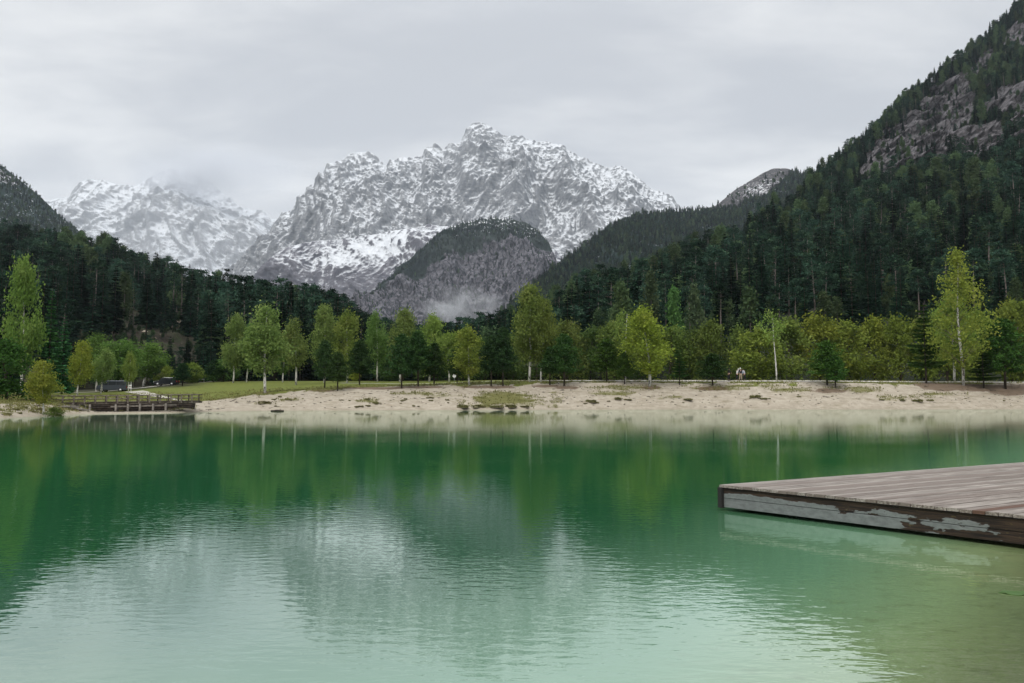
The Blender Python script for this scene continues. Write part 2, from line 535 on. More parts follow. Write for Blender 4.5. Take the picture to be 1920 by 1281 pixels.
def rel_alps(sc, amp, seed):
    def f(V, v):
        x, y, z = V[..., 0], V[..., 1], V[..., 2]
        n3 = lambda s, k: fbm(x / (s * sc), y / (s * sc), z / (s * sc), 3, seed + k)
        x1 = x + 150 * sc * n3(620, 0); z1 = z + 120 * sc * n3(480, 7)
        def rib(s, st, tilt, k, o=3):
            c, q = math.cos(tilt), math.sin(tilt)
            return ridged((x1 * c + z1 * q) / (s * sc), y / (s * 4 * sc), (z1 * c - x1 * q) / (s * st * sc), o, seed + k, .5, False)
        big = rib(360, 2.6, .15, 1) * 210 + rib(150, 3.2, -.35, 2) * 95
        led = (z1 + .42 * x1 + 50 * n3(170, 9)) / (74 * sc); led = led - np.floor(led)
        led2 = (z1 - .25 * x1 + 40 * n3(110, 10)) / (31 * sc); led2 = led2 - np.floor(led2)
        fine = rib(70, 3.0, .42, 3) * 46 + rib(34, 2.6, -.3, 4) * 24 + rib(17, 2.0, .1, 5, 2) * 11 - led * 7 - led2 * 3
        fine = fine + fbm(x / (14 * sc), y / (14 * sc), z / (10 * sc), 3, seed + 6, .6) * 7
        r = big + fine
        LAST['gully'] = np.clip((boxblur(r, 3) - r) / 16, -1, 1) * .55 + np.clip((boxblur(r, 10) - r) / 40, -1, 1) * .45
        return big * amp, (fine - 30) * amp
    return f


def alp_mat(name, rock1, rock2, zlo, zhi, thr_lo, thr_hi, snow=(.67, .69, .715), nsc=.02):
    b = NT(name)
    geo = b.n('ShaderNodeNewGeometry'); pos = geo.outputs['Position']
    sp = b.n('ShaderNodeSeparateXYZ'); b.lk(pos, sp.inputs[0])
    sn = b.n('ShaderNodeSeparateXYZ'); b.lk(geo.outputs['Normal'], sn.inputs[0])
    a = b.noise(pos, nsc, 6, .7); c = b.noise(b.mapping(pos, (1, 1, .5)), nsc * .25, 5, .6)
    d = b.noise(b.mapping(pos, (.4, .4, 1.6)), nsc * 2.5, 4, .7)
    e = b.noise(b.mapping(pos, (1, 1, .4), (0, .35, 0)), nsc * 2.2, 5, .75)
    rock = b.mix(b.ss(a, .3, .7), rock1, rock2)
    rock = b.mix(b.ss(d, .45, .7, 0, .6), rock, tuple(x * .55 for x in rock1))
    thr = b.ss(sp.outputs[2], zlo, zhi, thr_lo, thr_hi)
    s = b.math('ADD', sn.outputs[2], b.math('ADD', b.math('MULTIPLY', b.math('SUBTRACT', a, .5), .5), b.math('ADD', b.math('MULTIPLY', b.math('SUBTRACT', e, .5), .7), b.math('MULTIPLY', b.math('SUBTRACT', c, .5), .8))))
    s = b.math('ADD', s, b.attr('snow'))
    f = b.math('SUBTRACT', s, thr)
    b.pbsdf(b.mix(b.ss(b.math('ADD', b.math('MULTIPLY', f, .8), b.math('MULTIPLY', b.math('SUBTRACT', b.noise(b.mapping(pos, (1, 1, .6)), nsc * 4.5, 4, .75), .5), .8)), -.26, .30), rock, snow), .85, b.bump(b.math('ADD', a, d), .8, 6.0), spec=.15)
    return b.m


SKY_MAIN = [(440, 520), (470, 470), (500, 440), (519, 414), (528, 400), (544, 398), (562, 382), (575, 354), (600, 336), (612, 311), (637, 304), (656, 289), (678, 287), (699, 290),
            (714, 304), (725, 313), (731, 302), (742, 302), (756, 296), (770, 299), (791, 293), (800, 277), (817, 272), (831, 285), (842, 272), (858, 272), (864, 266), (875, 244),
            (886, 233), (899, 231), (917, 238), (939, 255), (961, 257), (980, 258), (1008, 268), (1024, 266), (1052, 272), (1071, 285), (1089, 297), (1111, 305), (1130, 313),
            (1142, 316), (1164, 313), (1183, 322), (1199, 338), (1221, 354), (1242, 360), (1261, 371), (1269, 383), (1320, 420), (1400, 480), (1500, 560)]
SKY_MAIN = [(a, c, 4800) for a, c in SKY_MAIN]
V, PX, PY = sheet(SKY_MAIN, [(430, 728, 3000), (1520, 728, 3000)], 900, 460, .95, 430, 1520, rel_alps(1.0, 1.0, 3), .9, 4)
sn = np.zeros(PX.shape)
sn += .30 * np.exp(-(((PX - 700) / 70) ** 2 + ((PY - 470) / 30) ** 2)) + .25 * np.exp(-(((PX - 1085) / 60) ** 2 + ((PY - 420) / 25) ** 2))
sn += .10 * sstep(900, 1150, PX) + .62 * np.pad(LAST['gully'], ((1, 4), (0, 0)), mode='edge')
m_alp = alp_mat('snowy_limestone', (.185, .19, .20), (.32, .325, .335), 620, 1350, .88, .58)
main_mtn = sheet_obj('mountain', V, m_alp, 'tall snow-dusted limestone massif with a blunt summit', 'mountain', {'snow': sn})

SKY_LEFT = [(-500, 300), (-200, 360), (0, 380), (90, 378), (119, 372), (130, 371), (137, 360), (153, 342), (162, 339), (194, 340), (225, 348), (253, 350), (272, 339), (294, 328), (312, 318), (337, 319),
            (366, 332), (397, 342), (412, 357), (437, 376), (453, 390), (475, 395), (494, 395), (503, 407), (509, 412), (519, 414), (560, 440), (640, 480), (760, 540)]
SKY_LEFT = [(a, c, 6300) for a, c in SKY_LEFT]
V, PX, PY = sheet(SKY_LEFT, [(-520, 728, 4300), (780, 728, 4300)], 640, 340, .95, -520, 780, rel_alps(1.15, 1.1, 33), 1.4, 9)
sn = .5 * np.pad(LAST['gully'], ((1, 4), (0, 0)), mode='edge') + .1 * np.exp(-(((PX - 230) / 90) ** 2 + ((PY - 410) / 50) ** 2))
left_mtn = sheet_obj('mountain', V, alp_mat('far_snowy_limestone', (.215, .22, .23), (.35, .355, .365), 600, 1600, .58, .60), 'distant snow-covered mountain with its top lost in cloud', 'mountain', {'snow': sn})

# darker rock shoulder below the massif, left of the wooded knoll
SKY_SH = [(430, 600, 3100), (470, 535, 3200), (490, 515, 3250), (508, 486, 3300), (530, 470, 3350), (552, 460, 3400), (600, 451, 3500), (640, 449, 3500), (690, 442, 3600), (750, 432, 3700), (800, 424, 3700), (900, 430, 3600), (1040, 470, 3400), (1120, 560, 3200)]
V, PX, PY = sheet(SKY_SH, [(420, 728, 2600), (1130, 728, 2600)], 420, 240, .95, 425, 1120, rel_alps(.75, .6, 53), 1.4, 19)
sn = -.16 + .6 * np.pad(LAST['gully'], ((1, 4), (0, 0)), mode='edge') + .75 * np.exp(-(((PX - 690) / 62) ** 2 + ((PY - 474) / 17) ** 2)) + .7 * np.exp(-(((PX - 625) / 36) ** 2 + ((PY - 494) / 11) ** 2)) + .7 * np.exp(-(((PX - 745) / 28) ** 2 + ((PY - 450) / 18) ** 2)) - .12 * sstep(505, 540, PY)
shoulder = sheet_obj('mountain', V, alp_mat('shoulder_rock', (.075, .074, .09), (.18, .172, .19), 420, 820, .86, .55), 'dark rocky shoulder with a bright snow gully below the massif', 'mountain', {'snow': sn})


def forest_floor_mat(name, f1, f2, rock1, rock2, nsc, snow=False):
    b = NT(name)
    geo = b.n('ShaderNodeNewGeometry'); pos = geo.outputs['Position']
    n1 = b.noise(pos, nsc, 5, .65); n2 = b.noise(pos, nsc * 6, 4, .7)
    fl = b.mix(b.ss(n1, .35, .65), f1, f2)
    v = b.n('ShaderNodeTexVoronoi', feature='DISTANCE_TO_EDGE', i_Scale=nsc * 3.0)
    wv = b.n('ShaderNodeVectorMath', operation='ADD'); b.lk(pos, wv.inputs[0])
    nn = b.n('ShaderNodeTexNoise', i_Scale=nsc * 2, i_Detail=3.0); b.lk(pos, nn.inputs['Vector'])
    sc = b.n('ShaderNodeVectorMath', operation='SCALE'); b.lk(nn.outputs['Color'], sc.inputs[0]); sc.inputs['Scale'].default_value = .5 / nsc
    b.lk(sc.outputs[0], wv.inputs[1]); b.lk(b.mapping(wv.outputs[0], (1, 1, .45)), v.inputs['Vector'])
    rk = b.mix(b.ss(n2, .3, .7), rock1, rock2)
    rk = b.mix(b.ss(v.outputs['Distance'], .0, .12, .9, 0), rk, tuple(x * .3 for x in rock1))
    if snow:
        sn = b.n('ShaderNodeSeparateXYZ'); b.lk(geo.outputs['Normal'], sn.inputs[0])
        s = b.math('ADD', sn.outputs[2], b.math('ADD', b.math('MULTIPLY', b.math('SUBTRACT', n2, .5), 2.6), b.attr('snow')))
        rk = b.mix(b.ss(s, .92, 1.06), rk, (.78, .80, .82))
        fl = b.mix(b.ss(s, .95, 1.1), fl, (.78, .80, .82))
    r = b.math('ADD', b.attr('rock'), b.math('MULTIPLY', b.math('SUBTRACT', n1, .5), .8))
    col = b.mix(b.ss(r, .42, .58), fl, rk)
    b.pbsdf(col, .95, b.bump(n2, .8, 1.0 / nsc * .05), spec=.1)
    return b.m


# wooded knoll with a cliff, in front of the massif
SKY_KN = [(600, 660, 2300), (650, 600, 2350), (690, 562, 2400), (720, 532, 2450), (745, 505, 2500), (785, 473, 2550), (830, 437, 2650), (870, 418, 2700), (910, 412, 2700), (950, 412, 2700), (985, 420, 2700), (1010, 436, 2650),
          (1030, 458, 2600), (1045, 490, 2550), (1060, 530, 2500), (1100, 640, 2400)]
V, PX, PY = sheet(SKY_KN, [(590, 728, 2000), (1110, 728, 2000)], 420, 260, .8, 595, 1100, rel_alps(.6, .6, 71), 2.4, 29)
line = np.interp(PX, [600, 700, 800, 870, 910, 1000, 1050, 1100], [620, 560, 525, 500, 470, 462, 470, 480])
rock_kn = sstep(-14, 14, PY - line + 14 * fbm(PX / 30, PY / 20, PX * 0, 4, 77))
snow_kn = np.clip(.30 - (PY - 405) / 110, -.7, .3) + .25 * fbm(PX / 25, PY / 14, PX * 0, 3, 78) + .3 * np.pad(LAST['gully'], ((1, 4), (0, 0)), mode='edge')
m = forest_floor_mat('knoll_cliff', (.022, .034, .03), (.04, .052, .044), (.07, .07, .082), (.19, .182, .20), .014, True)
knoll = sheet_obj('hill', V, m, 'wooded knoll with a grey cliff face below the massif', 'hill', {'rock': rock_kn, 'snow': snow_kn})
S_KN = (V, PX, PY)


def rel_hill(sc, amp, seed):
    def f(V, v):
        x, y, z = V[..., 0], V[..., 1], V[..., 2]
        return amp * (fbm(x / sc, y / sc, z / sc, 4, seed) * .7 + ridged(x / sc * 1.7, y / sc, z / sc, 3, seed + 3) * .6)
    return f


# far left hill
SKY_LF = [(-500, 60, 1900), (-100, 246, 1950), (0, 308, 2000), (30, 332, 2000), (60, 356, 2000), (100, 396, 2000), (130, 418, 2000), (150, 438, 2000), (175, 470, 1950), (230, 540, 1900), (330, 640, 1800)]
V, PX, PY = sheet(SKY_LF, [(-520, 728, 1000), (340, 728, 1000)], 200, 140, 1.3, -500, 330, rel_hill(260, 60, 5), .5, 2)
rk = (inpoly(PX, PY, [(-60, 290), (10, 322), (40, 345), (20, 352), (-10, 338), (-60, 330)])) * .8
m_floor = forest_floor_mat('far_forest_floor', (.012, .026, .022), (.022, .040, .032), (.05, .048, .05), (.12, .115, .118), .02, True)
hill_lf = sheet_obj('hill', V, m_floor, 'dark wooded hill far behind the left shore', 'hill', {'rock': rk, 'snow': rk * .2 - .1})
S_LF = (V, PX, PY)

# mid distance wooded ridge on the right
SKY_MR = [(900, 640, 1200), (950, 580, 1300), (1000, 536, 1400), (1050, 494, 1550), (1100, 458, 1700), (1150, 424, 1800), (1200, 402, 1900), (1280, 397, 2000), (1330, 394, 2100), (1350, 380, 2150), (1380, 355, 2200),
          (1430, 325, 2200), (1450, 316, 2200), (1475, 316, 2200), (1500, 326, 2150), (1540, 322, 2100), (1620, 330, 2000), (1800, 400, 1900)]
V, PX, PY = sheet(SKY_MR, [(880, 728, 700), (1820, 728, 700)], 260, 170, 1.2, 890, 1800, rel_hill(240, 55, 15), .5, 12)
polyR = [(1325, 398), (1345, 380), (1380, 352), (1430, 318), (1470, 310), (1486, 322), (1462, 345), (1440, 372), (1418, 382), (1402, 376), (1385, 394)]
rk = inpoly(PX, PY, polyR) * .85
rk = np.maximum(rk, .62 * np.exp(-(((PX - 1190) / 22) ** 2 + ((PY - 478) / 7) ** 2)))
sn = -.25 + .28 * np.exp(-(((PX - 1425) / 40) ** 2 + ((PY - 360) / 22) ** 2))
hill_mr = sheet_obj('hill', V, m_floor, 'wooded ridge with a rocky top behind the right hillside', 'hill', {'rock': rk, 'snow': sn})
S_MR = (V, PX, PY)

# big right hillside
SKY_RH = [(900, 690, 190), (930, 650, 250), (960, 630, 280), (1050, 594, 330), (1130, 562, 380), (1240, 520, 480), (1330, 490, 520), (1392, 468, 540), (1417, 434, 560), (1452, 414, 600), (1488, 398, 630),
          (1534, 345, 690), (1600, 288, 780), (1640, 258, 820), (1700, 200, 880), (1750, 160, 920), (1800, 120, 950), (1850, 78, 980), (1890, 35, 990), (1920, 8, 1000), (2300, -300, 1000), (2900, -420, 900)]
V, PX, PY = sheet(SKY_RH, [(880, 722, 150), (2900, 722, 135)], 900, 260, 1.55, 895, 2900, rel_hill(140, 14, 25), .5, 22)
CLIFFS = [[(1600, 340), (1622, 290), (1650, 250), (1690, 212), (1726, 168), (1770, 142), (1812, 150), (1832, 200), (1820, 268), (1780, 306), (1736, 336), (1690, 344), (1650, 350), (1615, 368)],
          [(1832, 226), (1856, 184), (1896, 176), (1930, 172), (2010, 180), (2010, 256), (1930, 262), (1890, 250)],
          [(1812, 150), (1840, 100), (1868, 96), (1862, 130), (1840, 152)], [(1876, 104), (1886, 58), (1970, 46), (1970, 100), (1920, 112)], [(1790, 300), (1826, 246), (1884, 250), (1874, 310), (1820, 326)]]
rk = np.zeros(PX.shape)
for pl in CLIFFS: rk = np.maximum(rk, inpoly(PX, PY, pl) * .95)
crag = rk[..., None] * np.array([0, -1, .25]) * (34 * ridged((V[..., 0] + V[..., 2]) / 60, V[..., 1] / 60, V[..., 2] / 90, 4, 91) + 18 * ridged(V[..., 0] / 17, V[..., 1] / 17, V[..., 2] / 22, 3, 92) - 8)[..., None]
V = V + crag
m = forest_floor_mat('right_hill_floor', (.014, .02, .014), (.03, .034, .022), (.06, .057, .062), (.165, .155, .16), .04)
hill_rh = sheet_obj('hill', V, m, 'steep forested hillside with grey cliffs above the right shore', 'hill', {'rock': rk})
S_RH = (V, PX, PY)

# left hillside with the bare landslip
SKY_LH = [(-600, 380, 520), (-200, 420, 540), (0, 462, 540), (100, 476, 520), (150, 490, 510), (200, 510, 480), (260, 536, 450), (350, 566, 420), (430, 586, 400), (500, 602, 380), (620, 624, 350), (700, 664, 320), (780, 705, 300), (840, 722, 280)]
BAS_LH = [(-600, 722, 130), (0, 722, 140), (150, 720, 168), (350, 716, 178), (600, 716, 185), (850, 726, 190)]
V, PX, PY = sheet(SKY_LH, BAS_LH, 420, 200, 1.5, -600, 840, rel_hill(60, 5, 35), .5, 32)
SLIP = [(135, 650), (150, 600), (180, 572), (215, 556), (255, 562), (290, 585), (345, 592), (362, 612), (345, 645), (300, 690), (200, 690)]
slip = inpoly(PX, PY, SLIP).astype(float)
V = V + (slip * (5.0 * ridged(V[..., 0] / 14, V[..., 1] / 14, V[..., 2] / 9, 4, 95) - 1))[..., None] * np.array([0, -.8, .4])
b = NT('left_hill_floor')
pos = b.pos(); n1 = b.noise(pos, .12, 5, .7); n2 = b.noise(pos, .9, 4, .7); n3 = b.noise(b.mapping(pos, (1, 1, 2.2), (0, .5, 0)), .22, 4, .65)
fl = b.mix(n1, (.014, .017, .012), (.04, .034, .022))
br = b.mix(b.ss(n2, .3, .7), (.014, .012, .010), (.046, .038, .026))
br = b.mix(b.ss(n1, .46, .62, 0, .85), br, (.032, .042, .02))
br = b.mix(b.ss(n3, .66, .72), br, (.42, .35, .25))
b.pbsdf(b.mix(b.attr('rock'), fl, br), .95, b.bump(n2, .8, .4), spec=.1)
hill_lh = sheet_obj('hill', V, b.m, 'forested slope with a bare brown landslip behind the left shore', 'hill', {'rock': slip})
S_LH = (V, PX, PY)


# ------------------------------------------------------------------ tree prototypes
def rdir(n, up=0.0):
    v = RNG.normal(size=(n, 3)); v[:, 2] += up
    return v / np.linalg.norm(v, axis=1, keepdims=True)


def leaves_mesh(name, c, u, v, mat):
    n = len(c)
    V = np.stack([c + u, c + v, c - u, c - v], 1).reshape(-1, 3)
    return mesh_np(name, V, np.arange(4 * n).reshape(n, 4), mat)


def leafset(cen, n, sig, size, asp=.6, droop=0.0):
    """n leaf-sized faces scattered round each centre"""
    k = len(cen)
    c = np.repeat(cen, n, 0) + RNG.normal(size=(k * n, 3)) * np.repeat(np.broadcast_to(sig, (k, 3)), n, 0)
    u = rdir(k * n, 0); u[:, 2] -= droop; u /= np.linalg.norm(u, axis=1, keepdims=True)
    w = rdir(k * n); v = np.cross(u, w); v /= np.linalg.norm(v, axis=1, keepdims=True) + 1e-9
    s = size * RNG.uniform(.6, 1.3, (k * n, 1))
    return c, u * s, v * s * asp


def spruce(seed, H=20., R=3.5, z0=.08, levels=30, dens=9, droop=.35, size=1.0, leaf='spruce_leaf', bark='dark_bark', ragged=.25):
    global RNG
    RNG = np.random.default_rng(seed)
    cs, us, vs = [], [], []
    for i in range(levels):
        t = (i + RNG.uniform(-.3, .3)) / levels
        z = H * (z0 + (1 - z0) * t ** .92)
        r = R * (1 - t) ** .82 * RNG.uniform(1 - ragged, 1.08) + .12
        nb = max(4, int(dens * (1 - .45 * t)))
        for a in RNG.uniform(0, 2 * PI) + np.arange(nb) * 2 * PI / nb + RNG.uniform(-.25, .25, nb):
            L = r * RNG.uniform(.65, 1.12)
            d = np.array([math.cos(a), math.sin(a), 0]); tg = np.array([-d[1], d[0], 0])
            dr = droop * RNG.uniform(.6, 1.4) * (1 - .6 * t)
            for q in (.3, .58, .86):
                c = d * L * q + np.array([0, 0, z - dr * L * q * (1.25 - .5 * q)])
                ln = L * .24 + .12
                u = d * ln + np.array([0, 0, -dr * ln * .7])
                w = (L * (.30 - .16 * q) + .10) * size
                cs += [c, c - np.array([0, 0, w * .4])]
                us += [u, u * .8]
                vs += [tg * w + np.array([0, 0, RNG.uniform(-.1, .1)]), np.array([0, 0, w * .55]) + tg * RNG.uniform(-.2, .2)]
    crown = leaves_mesh('crown', np.array(cs), np.array(us), np.array(vs), M[leaf])
    lean = RNG.normal(size=2) * .1
    tm = MB().tube([(0, 0, -.6), (lean[0] * .4, lean[1] * .4, H * .4), (0, 0, H)], [.014 * H, .009 * H, .02], 7).mesh('trunk', M[bark], True)
    return crown, tm, H, R


def scots(seed, H=20., R=2.8, bare=.5, nc=34, leaf='scots_leaf', bark='grey_bark', n=34, sz=.36):
    global RNG
    RNG = np.random.default_rng(seed)
    mb = MB(); lean = RNG.normal(size=2) * .02 * H
    mb.tube([(0, 0, -.6), (lean[0] * .3, lean[1] * .3, H * .5), (lean[0], lean[1], H * .96)], [.013 * H, .009 * H, .03], 7)
    cen = []
    for i in range(nc):
        t = RNG.uniform(0, 1) ** .85; z = H * (bare + (1 - bare) * t)
        prof = math.sin(PI * min(.25 + .75 * t, 1) ** 1.1) ** .7 if t < .99 else .3
        r = R * prof * RNG.uniform(.35, 1.05); a = RNG.uniform(0, 2 * PI)
        p = np.array([lean[0] * t + r * math.cos(a), lean[1] * t + r * math.sin(a), z])
        cen.append(p)
        if t > .2 and r > .8: mb.tube([(lean[0] * t, lean[1] * t, z - .25 * r), tuple(p)], [.04, .012], 4, False)
    c, u, v = leafset(np.array(cen), n, np.array([.62, .62, .26]), sz, .45)
    return leaves_mesh('crown', c, u, v, M[leaf]), mb.mesh('trunk', M[bark], True), H, R


def broad(seed, H=10., R=3.4, bare=.18, nb=70, n=80, sz=.155, leaf='birch_leaf', bark='birch_bark', shape='birch', sig=.42, droop=.5, trunk_r=.016, lean=.03, flat=1.0):
    """broadleaved tree: leader, ascending limbs, leaves clustered at the limb ends"""
    global RNG
    RNG = np.random.default_rng(seed)
    mb = MB(); ln = RNG.normal(size=2) * lean * H
    def axis(t): return np.array([ln[0] * t + .012 * H * math.sin(5 * t + seed), ln[1] * t + .012 * H * math.sin(4 * t + seed * 2), H * t])
    ts = np.linspace(0, .97, 9)
    mb.tube([(0, 0, -.4)] + [tuple(axis(t)) for t in ts[1:]], [trunk_r * H] + [trunk_r * H * (1 - t) ** .8 + .012 for t in ts[1:]], 7)
    n0 = len(mb.f)
    cen = []
    for i in range(nb):
        t = RNG.uniform(0, 1); z = bare + (1 - bare) * t
        if shape == 'birch': prof = min(1, (t / .28) ** .6) * (1 - max(0, (t - .30) / .70)) ** .58 + .06
        elif shape == 'airy': prof = min(1, (t / .3) ** .5) * (1 - max(0, (t - .3) / .7)) ** .95 + .10
        elif shape == 'column': prof = min(1, (t / .2) ** .5) * (1 - max(0, (t - .45) / .55)) ** .55 + .05
        elif shape == 'cone': prof = (1 - t) ** .8 * min(1, (t / .08) ** .5) + .05
        elif shape == 'round': prof = math.sqrt(max(0, 1 - (2 * t - 1) ** 2)) * .95 + .08
        else: prof = math.sqrt(max(0, 1 - t ** 2.2)) + .03
        r = R * prof * (RNG.uniform(0, 1) ** .45) * RNG.uniform(.8, 1.12); a = RNG.uniform(0, 2 * PI)
        ax = axis(z)
        p = ax + np.array([r * math.cos(a), r * math.sin(a) * flat, 0])
        cen.append(p)
        if r > .35 and i % (4 if shape == 'airy' else 2) == 0:
            s = axis(max(.05, z - .08 - .09 * RNG.uniform(.6, 1.3) * r / R))
            mid = (s + p) / 2 + np.array([0, 0, .08 * r])
            mb.tube([tuple(s), tuple(mid), tuple(p)], [.0035 * H * (1.1 - z) + .006, .002 * H * (1.1 - z) + .005, .004], 4, False)
    cen = np.array(cen)
    # hollow out gaps
    gap = fbm(cen[:, 0] / 1.6 + seed, cen[:, 1] / 1.6, cen[:, 2] / 1.6, 2, seed)
    cen = cen[gap > -.25]
    c, u, v = leafset(cen, n, np.array([sig, sig * flat, sig * 1.15]), sz, .62, droop)
    tm = mb.mesh('trunk', M[bark], True); tm.materials.append(M['twig'])
    for p in tm.polygons[n0:]: p.material_index = 1
    return leaves_mesh('crown', c, u, v, M[leaf]), tm, H, R


def youngpine(seed, H=8., R=2.4, bare=.16, levels=13, leaf='pine_leaf', taper=.75, n=26):
    """park pine: whorls of rising branches carrying needle tufts"""
    global RNG
    RNG = np.random.default_rng(seed)
    mb = MB(); ln = RNG.normal(size=2) * .012 * H
    mb.tube([(0, 0, -.4), (ln[0] * .5, ln[1] * .5, H * .5), (ln[0], ln[1], H * .99)], [.017 * H, .011 * H, .02], 7)
    cen = []
    for i in range(levels):
        t = i / (levels - 1); z = H * (bare + (.97 - bare) * t)
        r0 = R * (min(1, .72 + t * 1.6) * (1 - t) ** taper + .07) * RNG.uniform(.8, 1.1)
        nbr = 7 if t < .7 else 5
        for a in RNG.uniform(0, 6) + np.arange(nbr) * 2 * PI / nbr + RNG.uniform(-.35, .35, nbr):
            L = r0 * RNG.uniform(.55, 1.15)
            tip = np.array([L * math.cos(a) + ln[0] * t, L * math.sin(a) + ln[1] * t, z + .22 * L * RNG.uniform(.3, 1.5)])
            mb.tube([(ln[0] * t, ln[1] * t, z - .1), tuple(tip)], [.035, .012], 4, False)
            for q in (.45, .72, 1.0):
                if RNG.uniform() < .92: cen.append(tip * np.array([q, q, 1]) + np.array([0, 0, -.22 * L * (1 - q)]))
    cen.append(np.array([ln[0], ln[1], H * .97]))
    c, u, v = leafset(np.array(cen), n, np.array([.26, .26, .17]), .19, .38, -.3)
    return leaves_mesh('crown', c, u, v, M[leaf]), mb.mesh('trunk', M['dark_bark'], True), H, R


PROTO = {
    # hillside kinds (about 20 m)
    'spruce': [spruce(101), spruce(102, R=3.0, levels=34), spruce(103, R=4.1, levels=26, ragged=.45, dens=8), spruce(104, R=3.4, z0=.28, ragged=.4)],
    'scots': [scots(111), scots(112, R=2.3, bare=.62), scots(113, R=3.3, bare=.38, nc=44)],
    'larch': [broad(121, H=20, R=3.3, bare=.16, nb=85, n=44, sz=.42, leaf='larch_leaf', bark='grey_bark', shape='birch', sig=.7, droop=.2, trunk_r=.011, lean=.01),
              broad(122, H=20, R=2.9, bare=.25, nb=75, n=44, sz=.4, leaf='larch_leaf', bark='grey_bark', shape='column', sig=.65, droop=.2, trunk_r=.011, lean=.015)],
    'broadleaf': [broad(131, H=16, R=4.4, bare=.22, nb=90, n=46, sz=.44, leaf='broad_leaf', bark='grey_bark', shape='dome', sig=.8, droop=.2, trunk_r=.014),
                  broad(132, H=16, R=3.8, bare=.3, nb=80, n=46, sz=.42, leaf='broad_leaf', bark='grey_bark', shape='round', sig=.75, droop=.2, trunk_r=.014)],
    # lakeside kinds
    'birch': [broad(141, H=10, R=2.5, nb=115, n=78, bare=.29), broad(142, H=10, R=2.2, nb=100, n=78, shape='column', bare=.27), broad(143, H=10, R=2.4, bare=.34, nb=95, n=78), broad(144, H=10, R=2.6, nb=105, n=78, bare=.28, lean=.05), broad(145, H=10, R=2.5, nb=105, n=78, bare=.22, lean=.03), broad(146, H=10, R=2.3, nb=95, n=78, bare=.3, shape='round')],
    'bush': [broad(151, H=7, R=3.2, bare=.09, nb=105, n=60, sz=.18, leaf='bush_leaf', bark='dark_bark', shape='dome', sig=.42, droop=.2, trunk_r=.02),
             broad(152, H=7, R=2.8, bare=.1, nb=90, n=60, sz=.17, leaf='bush_leaf', bark='dark_bark', shape='dome', sig=.38, droop=.2, trunk_r=.02),
             broad(153, H=7, R=3.0, bare=.1, nb=95, n=58, sz=.18, leaf='bush_leaf', bark='dark_bark', shape='round', sig=.40, droop=.2, trunk_r=.02)],
    'pine': [youngpine(161, taper=.6, bare=.25), youngpine(162, R=2.2, taper=.5, bare=.28), youngpine(163, R=2.7, bare=.26, taper=.45), youngpine(164, R=2.0, levels=15, taper=.7, bare=.33)],
    'sparse': [broad(171, H=10, R=2.6, bare=.55, nb=26, n=30, sz=.17, shape='round', sig=.4, lean=.05, bark='birch_bark')],
    'tallbirch': [broad(191, H=17, R=3.9, bare=.14, nb=190, n=27, sz=.17, sig=.38, lean=.015, trunk_r=.010, shape='airy')],
    'sapling': [spruce(181, H=8, R=2.0, z0=.2, levels=16, dens=7, droop=-.12, size=.8, leaf='pine_leaf', ragged=.4)],
}


def tree(kind, i, loc, h, w, rz, name, color=(1, 1, 1), lean=0.0, tone=None, **kw):
    """one tree: an empty at its foot, with trunk and crown; w = crown width (None: natural)"""
    cr, tk, H, R = PROTO[kind][i % len(PROTO[kind])]
    e = empty(name, loc, rz, **kw)
    s = h / H; sw = s if w is None else (w / 2) / R * .92
    e.scale = (sw, sw, s); e.rotation_euler = (0, lean, 0) if lean else (0, 0, rz)
    c = link('crown', cr, e); t = link('trunk', tk, e)
    c.color = (*color, 1)
    if lean: c.rotation_euler = (0, 0, rz)
    return e, c, t


